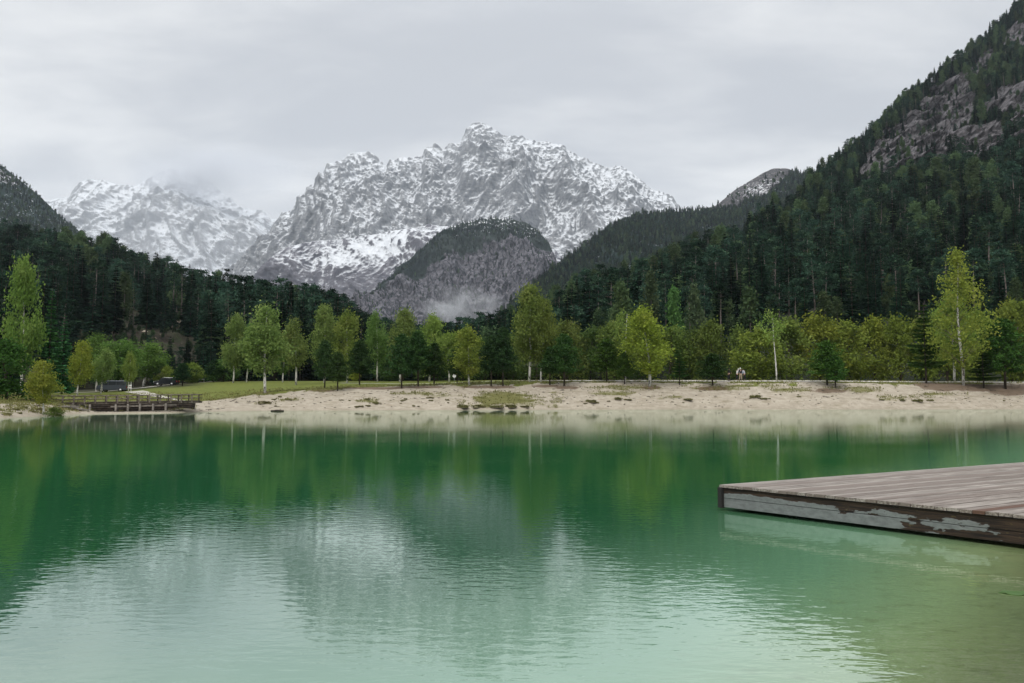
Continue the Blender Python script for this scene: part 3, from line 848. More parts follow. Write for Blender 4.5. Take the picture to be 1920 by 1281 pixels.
# ------------------------------------------------------------------ trees of the lake shore, one by one
Y1, Y2, YG, GR, OL, DK = (1.0, 1.0, 1.0), (1.2, 1.08, .75), (1.08, 1.06, .85), (.78, .95, .85), (.95, .92, .8), (.45, .6, .6)
SHORE = [
    # kind, variant, px, base py or None, D, top py, width px, colour, lean, name, category, label
    ('birch', 0, 497, 737, 0, 578, 70, Y1, 0, 'birch_tree', 'broad birch with a long white trunk at the front edge of the meadow'),
    ('birch', 2, 555, 722, 0, 606, 46, Y1, 0, 'birch_tree', 'slim white-trunked birch standing on the meadow just right of the broadest birch'),
    ('birch', 1, 608, 718, 0, 580, 42, Y1, 0, 'birch_tree', 'tall narrow birch rising behind the small dark pine at the left end of the bank'),
    ('birch', 4, 650, 718, 0, 588, 50, YG, 0, 'birch_tree', 'pointed light green birch between the narrow birch and the slender grey-green birch'),
    ('birch', 2, 708, 716, 0, 592, 38, GR, 0, 'birch_tree', 'slender grey-green birch with a bare white lower trunk in the middle of the meadow'),
    ('birch', 1, 750, 717, 0, 586, 44, Y1, 0, 'birch_tree', 'tall pointed birch right behind the stout dark pine with the thick trunk'),
    ('birch', 4, 805, 716, 0, 594, 50, YG, 0, 'birch_tree', 'light yellow-green birch rising behind two dark pines above the bank'),
    ('birch', 5, 842, 716, 0, 626, 44, YG, 0, 'birch_tree', 'low bushy yellow-green birch left of the golden birch on the bank'),
    ('birch', 4, 880, 723, 0, 617, 52, Y2, 0, 'birch_tree', 'golden olive birch with a short dark trunk, left of two blackish pines'),
    ('birch', 1, 992, 716, 0, 543, 56, (1, 1, .9), 0, 'birch_tree', 'tallest birch of the middle shore, leaning white trunk, above the bank centre'),
    ('birch', 0, 1014, 717, 0, 568, 46, OL, 0, 'birch_tree', 'olive birch close against the right side of the tallest middle birch'),
    ('birch', 4, 1218, 724, 0, 582, 76, (1.32, 1.18, .66), 0, 'birch_tree', 'bright golden yellow birch with a white trunk alone on the sandy brow'),
    ('sparse', 0, 1172, 716, 112, 585, 52, OL, .02, 'birch_tree', 'thin bare-stemmed birch with only a tuft of leaves on top'),
    ('sparse', 0, 1455, None, 109, 588, 52, (1.1, 1.1, .9), -.05, 'birch_tree', 'leaning thin white-stemmed birch in front of the olive hedge, right of the walkers'),
    ('tallbirch', 0, 1806, 722, 0, 476, 118, (1.35, 1.2, .8), -.02, 'birch_tree', 'very tall pale birch with white trunk near the right edge of the picture'),
    ('birch', 3, 1788, None, 108, 560, 60, (1.1, 1.05, .8), 0, 'birch_tree', 'shorter leafy birch just left of the very tall pale birch'),
    ('birch', 3, 437, 718, 0, 597, 44, Y1, 0, 'birch_tree', 'light green birch at the left end of the meadow, left of the broad birch'),
    ('birch', 0, 462, 717, 0, 612, 36, GR, 0, 'birch_tree', 'grey-green birch half hidden behind the broad white-trunked birch'),
    ('birch', 0, 530, 717, 0, 640, 36, (.6, .8, .7), 0, 'birch_tree', 'dark green low birch between the two white-trunked birches'),
    ('birch', 0, 86, None, 66, 681, 46, (1.3, 1.05, .65), 0, 'birch_tree', 'small olive yellow birch on the water edge left of the wooden bridge'),
    ('birch', 1, 147, None, 105, 645, 32, (1.35, 1.2, .7), 0, 'birch_tree', 'narrow yellow-green birch behind the left end of the bridge'),
    ('birch', 2, 191, None, 118, 658, 36, Y1, 0, 'birch_tree', 'thin birch with a pale stem left of the parked van'),
    ('birch', 2, 243, None, 112, 664, 22, (1.1, 1.1, .9), 0, 'birch_tree', 'very thin pale young birch between the van and the path'),
    ('birch', 5, 226, None, 133, 640, 62, (.62, .85, .7), 0, 'birch_tree', 'large dark green birch behind the parked van'),
    ('birch', 0, 182, None, 136, 632, 54, (.6, .8, .65), 0, 'birch_tree', 'dark leafy birch over the gravel strip left of the van'),
    ('birch', 0, 270, None, 150, 646, 60, (.7, .9, .7), 0, 'birch_tree', 'rounded mid green birch between the van and the dark car'),
    ('birch', 3, 42, None, 104, 500, 56, (.85, .92, .75), 0, 'birch_tree', 'big bright yellow-green tree top at the far left edge of the picture'),
    ('pine', 0, 609, 728, 0, 640, 42, Y1, 0, 'pine_tree', 'dark pine in front of the narrow birch at the left end of the bank'),
    ('pine', 1, 633, 733, 0, 662, 40, (1.05, 1.05, .95), 0, 'pine_tree', 'low pine growing out of the sand with earth round its foot'),
    ('pine', 1, 674, 722, 0, 640, 42, (.8, .9, .9), 0, 'pine_tree', 'dark pine on the meadow edge left of the slender grey-green birch'),
    ('pine', 2, 753, 728, 0, 628, 54, (.85, .95, .9), 0, 'pine_tree', 'stout dark pine with a thick trunk in front of the tall pointed birch'),
    ('pine', 3, 784, 724, 0, 622, 44, (.9, 1, .9), 0, 'pine_tree', 'dark bare-stemmed pine, second pine right of the slender grey-green birch'),
    ('pine', 0, 814, 723, 0, 645, 44, (.9, 1, .9), 0, 'pine_tree', 'dark pine on the brow between the bare-stemmed pine and the golden olive birch'),
    ('pine', 2, 857, 720, 0, 650, 36, (1, 1, .9), 0, 'pine_tree', 'dark young pine just left of the golden olive birch and by the round sign'),
    ('pine', 3, 921, 724, 0, 632, 38, (.75, .85, .95), 0, 'pine_tree', 'blackish pine, left one of the pair right of the golden olive birch'),
    ('pine', 1, 943, 724, 0, 616, 44, (.75, .85, .95), 0, 'pine_tree', 'blackish taller pine, right one of the pair right of the golden olive birch'),
    ('pine', 3, 1031, 722, 0, 652, 36, (.9, 1, .9), 0, 'pine_tree', 'small dark pine under the two olive birches of the middle shore'),
    ('pine', 2, 1058, 724, 0, 628, 58, (.95, 1.1, .9), 0, 'pine_tree', 'broad mid green pine with brown earth at its foot above the bank centre'),
    ('pine', 2, 1138, 716, 0, 636, 56, (1.3, 1.45, .9), 0, 'pine_tree', 'bright green bushy pine on the grass left of the bare-stemmed birch'),
    ('pine', 0, 1171, 720, 0, 662, 34, (1.3, 1.4, .9), 0, 'pine_tree', 'small bright green pine directly below the bare-stemmed birch'),
    ('pine', 2, 1336, 723, 0, 664, 52, (.85, 1.0, .9), 0, 'pine_tree', 'round low dark green pine on a brown patch, left of the walkers'),
    ('pine', 2, 1551, 722, 0, 640, 62, (1.35, 1.6, .95), 0, 'pine_tree', 'round bright green pine on a brown patch in front of the olive hedge'),
    ('pine', 0, 1567, 728, 0, 668, 42, (1.25, 1.5, .95), 0, 'pine_tree', 'lower bright green pine standing in front of the round bright one'),
    ('pine', 2, 1885, 729, 0, 600, 86, (1.1, 1.35, .9), 0, 'pine_tree', 'large fresh green pine at the right edge of the picture'),
    ('pine', 1, 343, None, 138, 682, 32, (.5, .62, .75), 0, 'pine_tree', 'dense dark pine beside the parked dark car'),
    ('pine', 3, 400, 717, 0, 676, 28, (.6, .7, .8), 0, 'pine_tree', 'small dark pine at the left end of the meadow'),
    ('sapling', 0, 1274, 722, 0, 650, 34, (1.1, 1.25, 1), 0, 'spruce_tree', 'thin airy young conifer on the sand right of the golden birch'),
    ('sapling', 0, 1737, 719, 0, 568, 64, (1.2, 1.3, .9), 0, 'spruce_tree', 'tall sparse conifer with see-through level branches left of the very tall birch'),
    ('sapling', 0, 1845, 728, 0, 652, 58, (1.15, 1.2, .9), 0, 'spruce_tree', 'low airy conifer on brown litter between the tall birch and the right edge'),
    ('spruce', 0, 92, None, 110, 540, 62, (1.6, 2.0, 1.1), 0, 'spruce_tree', 'tall mid green spruce right of the bright tree top at the left edge'),
    ('spruce', 1, 118, None, 122, 590, 50, (1.4, 1.9, 1.1), 0, 'spruce_tree', 'shorter green spruce between the tall left spruce and the narrow yellow birch'),
    ('spruce', 2, 10, None, 108, 530, 90, (.8, .9, .9), 0, 'spruce_tree', 'blackish spruce at the left edge behind the round dark bush'),
    ('bush', 0, 14, None, 73, 648, 108, (.35, .62, .5), 0, 'bush', 'big round dark green bush overhanging the sand at the left edge'),
    ('bush', 1, 312, None, 158, 690, 38, (1.3, 1.25, .9), 0, 'bush', 'yellow-green bush behind the parked dark car'),
    ('bush', 2, 362, None, 158, 684, 44, (1.2, 1.25, .9), 0, 'bush', 'light green bush right of the dense dark pine by the car'),
    ('bush', 1, 420, None, 165, 676, 50, (.55, .75, .7), 0, 'bush', 'dark green bush behind the left end of the meadow'),
    ('bush', 2, 665, None, 150, 700, 18, (1.6, 1.4, .7), 0, 'bush', 'tiny yellow bush under the trees behind the meadow'),
    ('bush', 0, 104, None, 64.6, 766, 38, (.7, .7, .6), 0, 'bush', 'low grey-green scrub on the waterline left of the wooden bridge'),
    ('bush', 0, 868, None, 138, 664, 60, (.5, .6, .6), 0, 'bush', 'dark bush in the shade between the golden olive birch and the pair of pines'),
    ('bush', 1, 908, None, 142, 640, 70, (.5, .62, .6), 0, 'bush', 'dark rounded bush behind the pair of blackish pines'),
    ('bush', 2, 962, None, 140, 636, 74, (.6, .7, .62), 0, 'bush', 'shaded green bush left of the tallest middle birch'),
    ('bush', 0, 1006, None, 137, 646, 70, (.55, .62, .6), 0, 'bush', 'dark bush between the trunks of the two olive birches'),
    ('bush', 1, 820, None, 150, 664, 70, (.5, .62, .6), 0, 'bush', 'dark bush behind the dark pines of the brow'),
    ('bush', 2, 730, None, 152, 668, 66, (.5, .62, .6), 0, 'bush', 'dark bush behind the slender grey-green birch'),
    # the hedge behind the path on the right
    ('bush', 0, 1062, None, 128, 612, 84, (.85, .85, .8), 0, 'bush', 'dull olive hedge bush behind the broad mid green pine'),
    ('bush', 1, 1108, None, 131, 622, 70, (.6, .68, .7), 0, 'bush', 'dark olive hedge bush left of the bright green bushy pine'),
    ('bush', 2, 1150, None, 129, 612, 74, (.9, .93, .8), 0, 'bush', 'olive hedge bush behind the bare-stemmed birch'),
    ('bush', 0, 1196, None, 133, 630, 70, (.55, .65, .65), 0, 'bush', 'dark hedge bush behind the left side of the golden birch'),
    ('bush', 1, 1256, None, 129, 620, 80, (.85, .9, .75), 0, 'bush', 'rounded olive hedge bush right of the golden birch'),
    ('bush', 2, 1300, None, 131, 626, 64, (.7, .75, .7), 0, 'bush', 'dull green hedge bush behind the round low dark pine'),
    ('bush', 0, 1338, None, 127, 612, 76, (.9, .92, .78), 0, 'bush', 'brownish olive hedge bush above the round low dark pine'),
    ('bush', 1, 1386, None, 128, 622, 66, (.75, .8, .7), 0, 'bush', 'shaded green hedge bush directly behind the walkers'),
    ('bush', 2, 1426, None, 119, 626, 88, (1.15, 1.1, .75), 0, 'bush', 'large yellow-olive hedge bush just right of the walkers'),
    ('bush', 0, 1482, None, 121, 606, 92, (1.0, 1.0, .8), 0, 'bush', 'olive hedge bush behind the leaning thin birch'),
    ('bush', 1, 1538, None, 124, 600, 96, (1.28, 1.14, .7), 0, 'bush', 'ochre-topped hedge bush left behind the round bright pine'),
    ('bush', 2, 1592, None, 122, 612, 84, (1.15, 1.08, .75), 0, 'bush', 'tawny hedge bush right behind the round bright pine'),
    ('bush', 0, 1640, None, 125, 606, 76, (1.3, 1.16, .7), 0, 'bush', 'golden ochre hedge bush midway between bright pine and sparse conifer'),
    ('bush', 1, 1688, None, 122, 602, 74, (1.15, 1.1, .75), 0, 'bush', 'yellow-green hedge bush left of the tall sparse conifer'),
    ('bush', 2, 1732, None, 126, 606, 70, (1.0, .95, .75), 0, 'bush', 'olive hedge bush behind the tall sparse conifer'),
    ('bush', 0, 1776, None, 121, 586, 92, (1.1, 1.05, .75), 0, 'bush', 'tall light olive hedge bush behind the trunk of the very tall birch'),
    ('bush', 1, 1832, None, 122, 592, 92, (1.0, 1.0, .7), 0, 'bush', 'domed olive hedge bush right of the very tall birch'),
    ('bush', 2, 1896, None, 124, 578, 96, (1.15, 1.12, .78), 0, 'bush', 'yellow-topped hedge bush behind the large pine at the right edge'),
    ('bush', 0, 1960, None, 124, 590, 96, (1.1, 1.0, .7), 0, 'bush', 'hedge bush running out of the picture on the right'),
    # pale larches at the foot of the right hillside
    ('larch', 0, 1165, None, 175, 540, 42, (1.0, 1.0, .95), 0, 'larch_tree', 'pale larch rising over the hedge left of the bare-stemmed birch top'),
    ('larch', 1, 1222, None, 182, 517, 38, (.95, .9, 1.0), 0, 'larch_tree', 'grey-green larch on the hillside foot right above the golden birch'),
    ('larch', 0, 1266, None, 168, 549, 32, (.95, 1.25, .8), 0, 'larch_tree', 'fresh green cone-shaped larch over the hedge right of the golden birch'),
    ('larch', 1, 1303, None, 170, 541, 32, (.95, .9, 1.0), 0, 'larch_tree', 'greyish larch right of the fresh green cone-shaped larch'),
    ('larch', 1, 1405, None, 180, 545, 42, (.85, .95, .95), 0, 'larch_tree', 'dull green larch on the hillside foot above the walkers'),
]
CATS = {'birch_tree': 'birch', 'pine_tree': 'pine', 'spruce_tree': 'spruce', 'bush': 'bush', 'larch_tree': 'larch'}
occl = []
for k, (kind, var, px, bpy_, D, top, wpx, colr, lean, nm, lab) in enumerate(SHORE):
    if not 4 <= len(lab.split()) <= 16: print('LABEL', lab)
    p = hit(px, bpy_) if bpy_ else at(px, D)
    if p is None or (D and p.y > D + 5): p = at(px, D or 112)
    if p.y > 150: p = at(px, 150)
    ztop = float(P(px, top, p.y)[2]); h = ztop - p.z
    w = wpx * p.y / F * {'birch': 1.28, 'pine': 1.3, 'bush': 1.22, 'tallbirch': 1.12, 'sapling': 1.15, 'larch': 1.15}.get(kind, 1)
    grp = 'hedge bushes behind the shore path' if 'hedge' in lab else None
    tree(kind, var, p, h, w, k * 1.7, nm, colr, lean, label=lab, cat=CATS[nm], group=grp)
    occl.append((p, h, w))

# ------------------------------------------------------------------ forests
FOREST = []  # (pos, height, kind, variant, rz, region)


def sample(S, dens, mask, rows=None):
    V, PX, PY = S
    V = V[1:-4]; PX = PX[1:-4]; PY = PY[1:-4]
    a = V[:-1, :-1]; b_ = V[:-1, 1:]; c = V[1:, :-1]
    A = np.linalg.norm((b_ - a)[..., :2], axis=-1) * np.linalg.norm((c - a)[..., :2], axis=-1)
    m = mask(PX[:-1, :-1], PY[:-1, :-1], V[:-1, :-1]) * A * dens
    n = np.random.default_rng(5).poisson(m)
    i, j = np.nonzero(n)
    i = np.repeat(i, n[i, j]); j = np.repeat(j, n[np.nonzero(n)][0:] if False else n[n > 0])
    r = np.random.default_rng(6)
    u, v = r.uniform(size=(2, len(i)))[:, :, None]
    return V[i, j] * (1 - u) * (1 - v) + V[i, j + 1] * u * (1 - v) + V[i + 1, j] * (1 - u) * v + V[i + 1, j + 1] * u * v


def thin(p, dmin, near=0):
    """drop points closer than dmin on a coarse grid (wider spacing for the nearest trees)"""
    if near:
        dm = np.where(p[:, 1] < 420, near, np.where(p[:, 1] < 620, (near + dmin) / 2, dmin))[:, None]
        key = np.floor(p[:, :2] / dm).astype(np.int64) + (dm * 100).astype(np.int64) * 7919
    else: key = np.floor(p[:, :2] / dmin).astype(np.int64)
    _, idx = np.unique(key[:, 0] * 1000003 + key[:, 1], return_index=True)
    return p[np.sort(idx)]


R_CAP = np.array([(860, 600), (900, 598), (930, 590), (960, 575), (1000, 560), (1050, 535), (1100, 508), (1150, 498), (1200, 490), (1260, 458), (1330, 430), (1392, 408), (1417, 374), (1452, 352), (1488, 342), (1534, 300), (1600, 245), (1640, 222),
                  (1700, 160), (1750, 122), (1800, 82), (1850, 42), (1890, 0), (1920, -24), (2300, -340), (2900, -480)], float)
L_CAP = np.array([(-600, 330), (0, 398), (100, 426), (150, 432), (200, 446), (260, 466), (300, 474), (350, 490), (400, 506), (450, 513), (520, 526), (600, 533), (650, 550), (690, 585), (720, 600), (840, 608)], float)


def add_forest(pts, hmin, hmax, mixf, region, seed):
    r = np.random.default_rng(seed)
    px, py = proj(pts)
    ps = mixf(px, py, pts)          # (n,4) weights spruce, scots, larch, broadleaf
    ps = np.cumsum(ps / ps.sum(1, keepdims=True), 1)
    q = r.uniform(size=len(pts))
    kk = (q[:, None] > ps).sum(1)
    hh = r.uniform(hmin, hmax, len(pts)) * np.where(r.uniform(size=len(pts)) < .2, .72, 1)
    names = ('spruce', 'scots', 'larch', 'broadleaf')
    hh = np.minimum(hh, np.where(kk == 1, 126, np.where(kk == 0, 122, 84)) * r.uniform(.75, 1.05, len(pts)) * pts[:, 1] / F)
    for pl in CLIFFS: hh = np.where(inpoly(px, py, pl) & (py - RIDGE(px) > 26), hh * .5, hh)
    ct = {'right': R_CAP, 'left': L_CAP}.get(region)
    if ct is not None:
        hh = np.where(pts[:, 1] < 480, hh * 1.2, hh)
        cap = np.interp(px, ct[:, 0], ct[:, 1]) - r.uniform(-12, 6, len(pts))
        hh = np.minimum(hh, (py - cap) / F * pts[:, 1])
        if region == 'left':   # keep the landslip open to the lake
            low = (px > 125) & (px < 375) & (py > 636)
            hh = np.where(low, np.minimum(hh, (py - r.uniform(632, 668, len(pts)) + np.abs(px - 250) * .12) / F * pts[:, 1]), hh)
        ok = hh > 5; pts, hh, kk = pts[ok], hh[ok], kk[ok]
    for p, h, k in zip(pts, hh, kk):
        nm = names[k]
        FOREST.append((p, h * (.62 if k == 3 else 1), nm, int(r.integers(len(PROTO[nm]))), r.uniform(0, 6.28), region))


def W(a, b, c, d): return lambda px, py, p: np.broadcast_to(np.array([a, b, c, d], float), (len(px), 4)).copy()


def mix_rh(px, py, p):
    w = np.tile(np.array([.5, .28, .09, .13]), (len(px), 1))
    n = fbm(p[:, 0] / 90, p[:, 1] / 90, p[:, 0] * 0, 3, 61)
    w[:, 2] += np.clip(n, 0, 1) * .35; w[:, 3] += np.clip(-n - .1, 0, 1) * .4
    return w


def RIDGE(px): return np.interp(px, [p[0] for p in SKY_RH], [p[1] for p in SKY_RH])


def mask_rh(px, py, V):
    m = np.ones(px.shape)
    for pl in CLIFFS: m[inpoly(px, py, pl)] = .035
    m = np.where(py - RIDGE(px) < 26, 1.6, m)      # wind-bent trees along the crest
    m *= np.where(V[..., 1] < 160, 0, 1) * np.where(px > 2500, 0, 1)
    m *= np.where(V[..., 1] < 330, 1.5, 1.0)
    return m


add_forest(thin(sample(S_RH, .045, mask_rh), 5.6, 8.6), 15, 25, mix_rh, 'right', 1)


def mask_lh(px, py, V):
    m = np.ones(px.shape); m[inpoly(px, py, SLIP)] = .06
    return m * np.where(px < -560, 0, 1) * np.where(V[..., 1] < 165, 0, 1)


def mix_lh(px, py, p):
    w = np.tile(np.array([.55, .30, .03, .12]), (len(px), 1))
    w[:, 2] += .9 * ((px > 110) & (px < 300) & (py > 440) & (py < 535)); return w


add_forest(thin(sample(S_LH, .06, mask_lh), 5.0, 7.2), 15, 23, mix_lh, 'left', 2)
def mask_slip(px, py, V): return inpoly(px, py, SLIP) * (.35 + .65 * (fbm(V[..., 0] / 12, V[..., 1] / 12, V[..., 2] / 12, 3, 44) > .05))


add_forest(thin(sample(S_LH, .05, mask_slip), 2.6), 1.6, 5.5, W(.12, 0, .05, .83), 'slip', 8)
add_forest(thin(sample(S_MR, .022, lambda px, py, V: np.where(inpoly(px, py, polyR), .05, 1) * (px < 1700)), 6), 12, 21, W(.45, .12, .05, .38), 'ridge', 3)
add_forest(thin(sample(S_LF, .016, lambda px, py, V: np.where(px < -460, 0, 1.) * np.where(py > 560, 0, 1)), 7), 10, 17, W(.35, .05, .02, .58), 'far', 4)
V_, X_, Y_ = S_KN
ln_ = lambda px: np.interp(px, [600, 700, 800, 870, 910, 1000, 1050, 1100], [620, 560, 525, 500, 470, 462, 470, 480])
add_forest(thin(sample(S_KN, .022, lambda px, py, V: np.where(py < ln_(px), np.clip(.35 + (py - 405) / 50, .3, 1), .10)), 7), 10, 17, W(.85, .1, .05, 0), 'knoll', 5)
# valley floor behind the meadow
r = np.random.default_rng(9)
vp = []
for _ in range(3200):
    D = 165 + 300 * r.uniform() ** 1.3; px = r.uniform(-420, 1080)
    x = (px - CX) / F * D
    vp.append((x, D, 0))
vp = thin(np.array(vp), 4.0); vp[:, 2] = ground_z(vp[:, 0], vp[:, 1])
px_, py_ = proj(vp)
cap = np.interp(px_, [-400, 60, 150, 360, 480, 560, 640, 690, 720, 760, 800, 850, 900, 940, 1000, 1080], [560, 590, 665, 650, 590, 550, 560, 588, 602, 606, 608, 598, 584, 564, 560, 555])
hv = (py_ - cap) / F * vp[:, 1] * r.uniform(.75, 1.0, len(vp))
for p, h in zip(vp, hv):
    if h < 5: continue
    nm = ('spruce', 'scots', 'broadleaf')[int(r.choice(3, p=[.62, .2, .18]))]
    FOREST.append((p, min(h, 25) * (.7 if nm == 'broadleaf' else 1), nm, int(r.integers(len(PROTO[nm]))), r.uniform(0, 6.28), 'valley'))
# dark undergrowth below the hedge and along the forest edge
print('forest trees', len(FOREST))

# which of them show largest: near-to-far coverage on a coarse buffer
BW, BH = 640, 427
buf = np.zeros((BH, BW), bool)


def cover(p, h, w):
    bx, by = proj(p); tx, ty = proj(p + np.array([0, 0, h]))
    wp = w * F / p[1] / 3; x = bx / 3; y0, y1 = ty / 3, by / 3
    n = 0
    if x < -20 or x > BW + 20: return 0
    for yy in range(max(0, int(y0)), min(BH, int(y1) + 1)):
        f = (yy - y0) / max(1e-3, y1 - y0)
        hw = max(.5, wp / 2 * (.25 + .75 * f))
        a, c = max(0, int(x - hw)), min(BW, int(x + hw) + 1)
        if a < c:
            s = buf[yy, a:c]; n += int((~s).sum()); s[:] = True
    return n


for p, h, w in sorted(occl, key=lambda t: t[0].y): cover(np.array(p), h, w * .8)
order = sorted(range(len(FOREST)), key=lambda i: FOREST[i][0][1])
vis = np.zeros(len(FOREST), int)
for i in order:
    p, h, nm, *_ = FOREST[i]
    vis[i] = cover(p, h, h * (.27 if nm != 'broadleaf' else .5))
LIM = {'spruce': 300, 'scots': 220, 'larch': 110, 'broadleaf': 140}
NAMES = {'spruce': ('spruce_tree', 'spruce'), 'scots': ('pine_tree', 'pine'), 'larch': ('larch_tree', 'larch'), 'broadleaf': ('broadleaf_tree', 'broadleaf tree')}
WHERE = {'right': 'on the steep right hillside', 'left': 'on the slope behind the left shore', 'ridge': 'on the wooded ridge behind the right hillside',
         'far': 'on the far hill at the left edge', 'knoll': 'on the knoll below the snowy massif', 'valley': 'on the valley floor behind the meadow', 'slip': 'on the bare landslip'}
LOOK = {'spruce': 'dark green pointed spruce packed into the forest', 'scots': 'tall bare-stemmed grey pine in the forest', 'larch': 'pale green larch showing among darker conifers',
        'broadleaf': 'round-crowned leafy green tree among the conifers'}
chosen = set()
for nm, lim in LIM.items():
    c = [i for i in range(len(FOREST)) if FOREST[i][2] == nm and vis[i] >= 9]
    c.sort(key=lambda i: -vis[i]); chosen |= set(c[:lim])
SRC = {}
for i in sorted(chosen):
    p, h, nm, var, rz, reg = FOREST[i]
    e, c, t = tree(nm, var, p, h, None, rz, NAMES[nm][0], label=LOOK[nm] + ' ' + WHERE[reg], cat=NAMES[nm][1], group=LOOK[nm].split(' ')[0] + ' ' + NAMES[nm][1] + ' trees ' + WHERE[reg])
    SRC.setdefault((nm, var), (c, t))
for nm in LIM:
    for var in range(len(PROTO[nm])):
        if (nm, var) not in SRC: print('no source for', nm, var)
KEYS = sorted(SRC)


def forest_obj(region, label):
    idx = [i for i in range(len(FOREST)) if FOREST[i][5] == region and i not in chosen]
    if not idx: return
    me = bpy.data.meshes.new('forest')
    me.vertices.add(len(idx)); me.vertices.foreach_set('co', np.array([FOREST[i][0] for i in idx], np.float32).ravel())
    vattr(me, 'scl', [FOREST[i][1] / PROTO[FOREST[i][2]][FOREST[i][3]][2] for i in idx])
    vattr(me, 'rz', [FOREST[i][4] for i in idx])
    a = me.attributes.new('pick', 'INT', 'POINT')
    a.data.foreach_set('value', np.array([KEYS.index((FOREST[i][2], FOREST[i][3])) for i in idx], np.int32))
    o = link('forest', me)
    ng = bpy.data.node_groups.new('forest_trees', 'GeometryNodeTree')
    ng.interface.new_socket('Geometry', in_out='INPUT', socket_type='NodeSocketGeometry')
    ng.interface.new_socket('Geometry', in_out='OUTPUT', socket_type='NodeSocketGeometry')
    N, L = ng.nodes, ng.links
    gi = N.new('NodeGroupInput'); go = N.new('NodeGroupOutput')
    iop = N.new('GeometryNodeInstanceOnPoints'); iop.inputs['Pick Instance'].default_value = True
    L.new(gi.outputs[0], iop.inputs['Points'])
    jn = N.new('GeometryNodeJoinGeometry')
    for key in reversed(KEYS):
        j2 = N.new('GeometryNodeJoinGeometry')
        for ob in SRC[key]:
            oi = N.new('GeometryNodeObjectInfo'); oi.inputs['Object'].default_value = ob
            L.new(oi.outputs['Geometry'], j2.inputs[0])
        g2i = N.new('GeometryNodeGeometryToInstance'); L.new(j2.outputs[0], g2i.inputs[0])
        L.new(g2i.outputs[0], jn.inputs[0])
    L.new(jn.outputs[0], iop.inputs['Instance'])

    def na(name, typ):
        n = N.new('GeometryNodeInputNamedAttribute'); n.data_type = typ; n.inputs[0].default_value = name
        return n.outputs[0]
    L.new(na('pick', 'INT'), iop.inputs['Instance Index'])
    cx = N.new('ShaderNodeCombineXYZ'); L.new(na('rz', 'FLOAT'), cx.inputs[2])
    L.new(cx.outputs[0], iop.inputs['Rotation'])
    cs = N.new('ShaderNodeCombineXYZ')
    for k in range(3): L.new(na('scl', 'FLOAT'), cs.inputs[k])
    L.new(cs.outputs[0], iop.inputs['Scale'])
    L.new(iop.outputs[0], go.inputs[0])
    md = o.modifiers.new('forest_trees', 'NODES'); md.node_group = ng
    tag(o, label, 'forest', kind='stuff')


forest_obj('right', 'dense mixed forest covering the steep right hillside behind the nearest trees')
forest_obj('slip', 'low scrub growing over the brown landslip')
forest_obj('left', 'dark conifer forest covering the slope behind the left shore')
forest_obj('ridge', 'far forest covering the ridge behind the right hillside')
forest_obj('far', 'bluish far forest on the hill at the left edge')
forest_obj('knoll', 'thin dark conifers on the knoll below the snowy massif')
forest_obj('valley', 'dark forest standing on the valley floor behind the meadow')

# ------------------------------------------------------------------ paths
def ribbon(name, pts, widths, mat, label, lift=.05):
    """pts: ground centre line; follows the ground"""
    pts = np.array(pts, float)
    d = np.concatenate([[0], np.cumsum(np.linalg.norm(np.diff(pts, axis=0), axis=1))])
    t = np.linspace(0, d[-1], max(12, int(d[-1] / .8)))
    c = np.stack([np.interp(t, d, pts[:, 0]), np.interp(t, d, pts[:, 1])], -1)
    w = np.interp(t, d, widths)
    tg = np.gradient(c, axis=0); tg /= np.linalg.norm(tg, axis=1, keepdims=True)
    nr = np.stack([-tg[:, 1], tg[:, 0]], -1)
    rows = []
    for k in np.linspace(-.5, .5, 7):
        q = c + nr * (w * k)[:, None]
        q = q + nr * (.12 * fbm(q[:, 0] * 1.5, q[:, 1] * 1.5, q[:, 0] * 0, 2, 3) * (abs(k) > .4))[:, None]
        rows.append(np.stack([q[:, 0], q[:, 1], ground_z(q[:, 0], q[:, 1]) + lift], -1))
    V = np.stack(rows)
    return tag(link(name, mesh_np(name, V.reshape(-1, 3), grid_faces(*V.shape[:2]), mat, True)), label, name, kind='structure')


def grav(name, c1, c2):
    b = NT(name); p = b.pos(); n = b.noise(p, 3.0, 5, .7); n2 = b.noise(p, 40., 2)
    b.pbsdf(b.mix(n, c1, c2), .95, b.bump(n2, .5, .02), spec=.15); return b.m


m_path = grav('gravel', (.38, .36, .31), (.48, .455, .41))
ribbon('path', [(at(px, D).x, D) for px, D in ((252, 122), (262, 115), (272, 106), (292, 97), (318, 91), (345, 88.5), (372, 88))], [2.8, 2.6, 2.2, 1.8, 1.5, 1.3, 1.2], m_path, 'pale gravel path leading over the meadow to the bridge')
ribbon('path', [(at(px, D).x, D) for px, D in ((640, 128), (720, 119), (800, 110), (900, 106), (1000, 105), (1200, 105), (1500, 105.5), (1700, 105.5), (2000, 106), (2300, 106))], [.8, 1.0, 1.4, 2.4, 3.2, 3.8, 3.8, 3.6, 3.6, 3.6], m_path, 'light gravel path along the top of the sandy bank', .07)
ribbon('gravel_strip', [(at(px, D).x, D) for px, D in ((40, 131), (100, 132), (170, 134), (250, 141), (330, 150), (400, 156))], [3, 3, 3.2, 3.2, 3, 3], m_path, 'pale gravel parking strip behind the left meadow', .07)

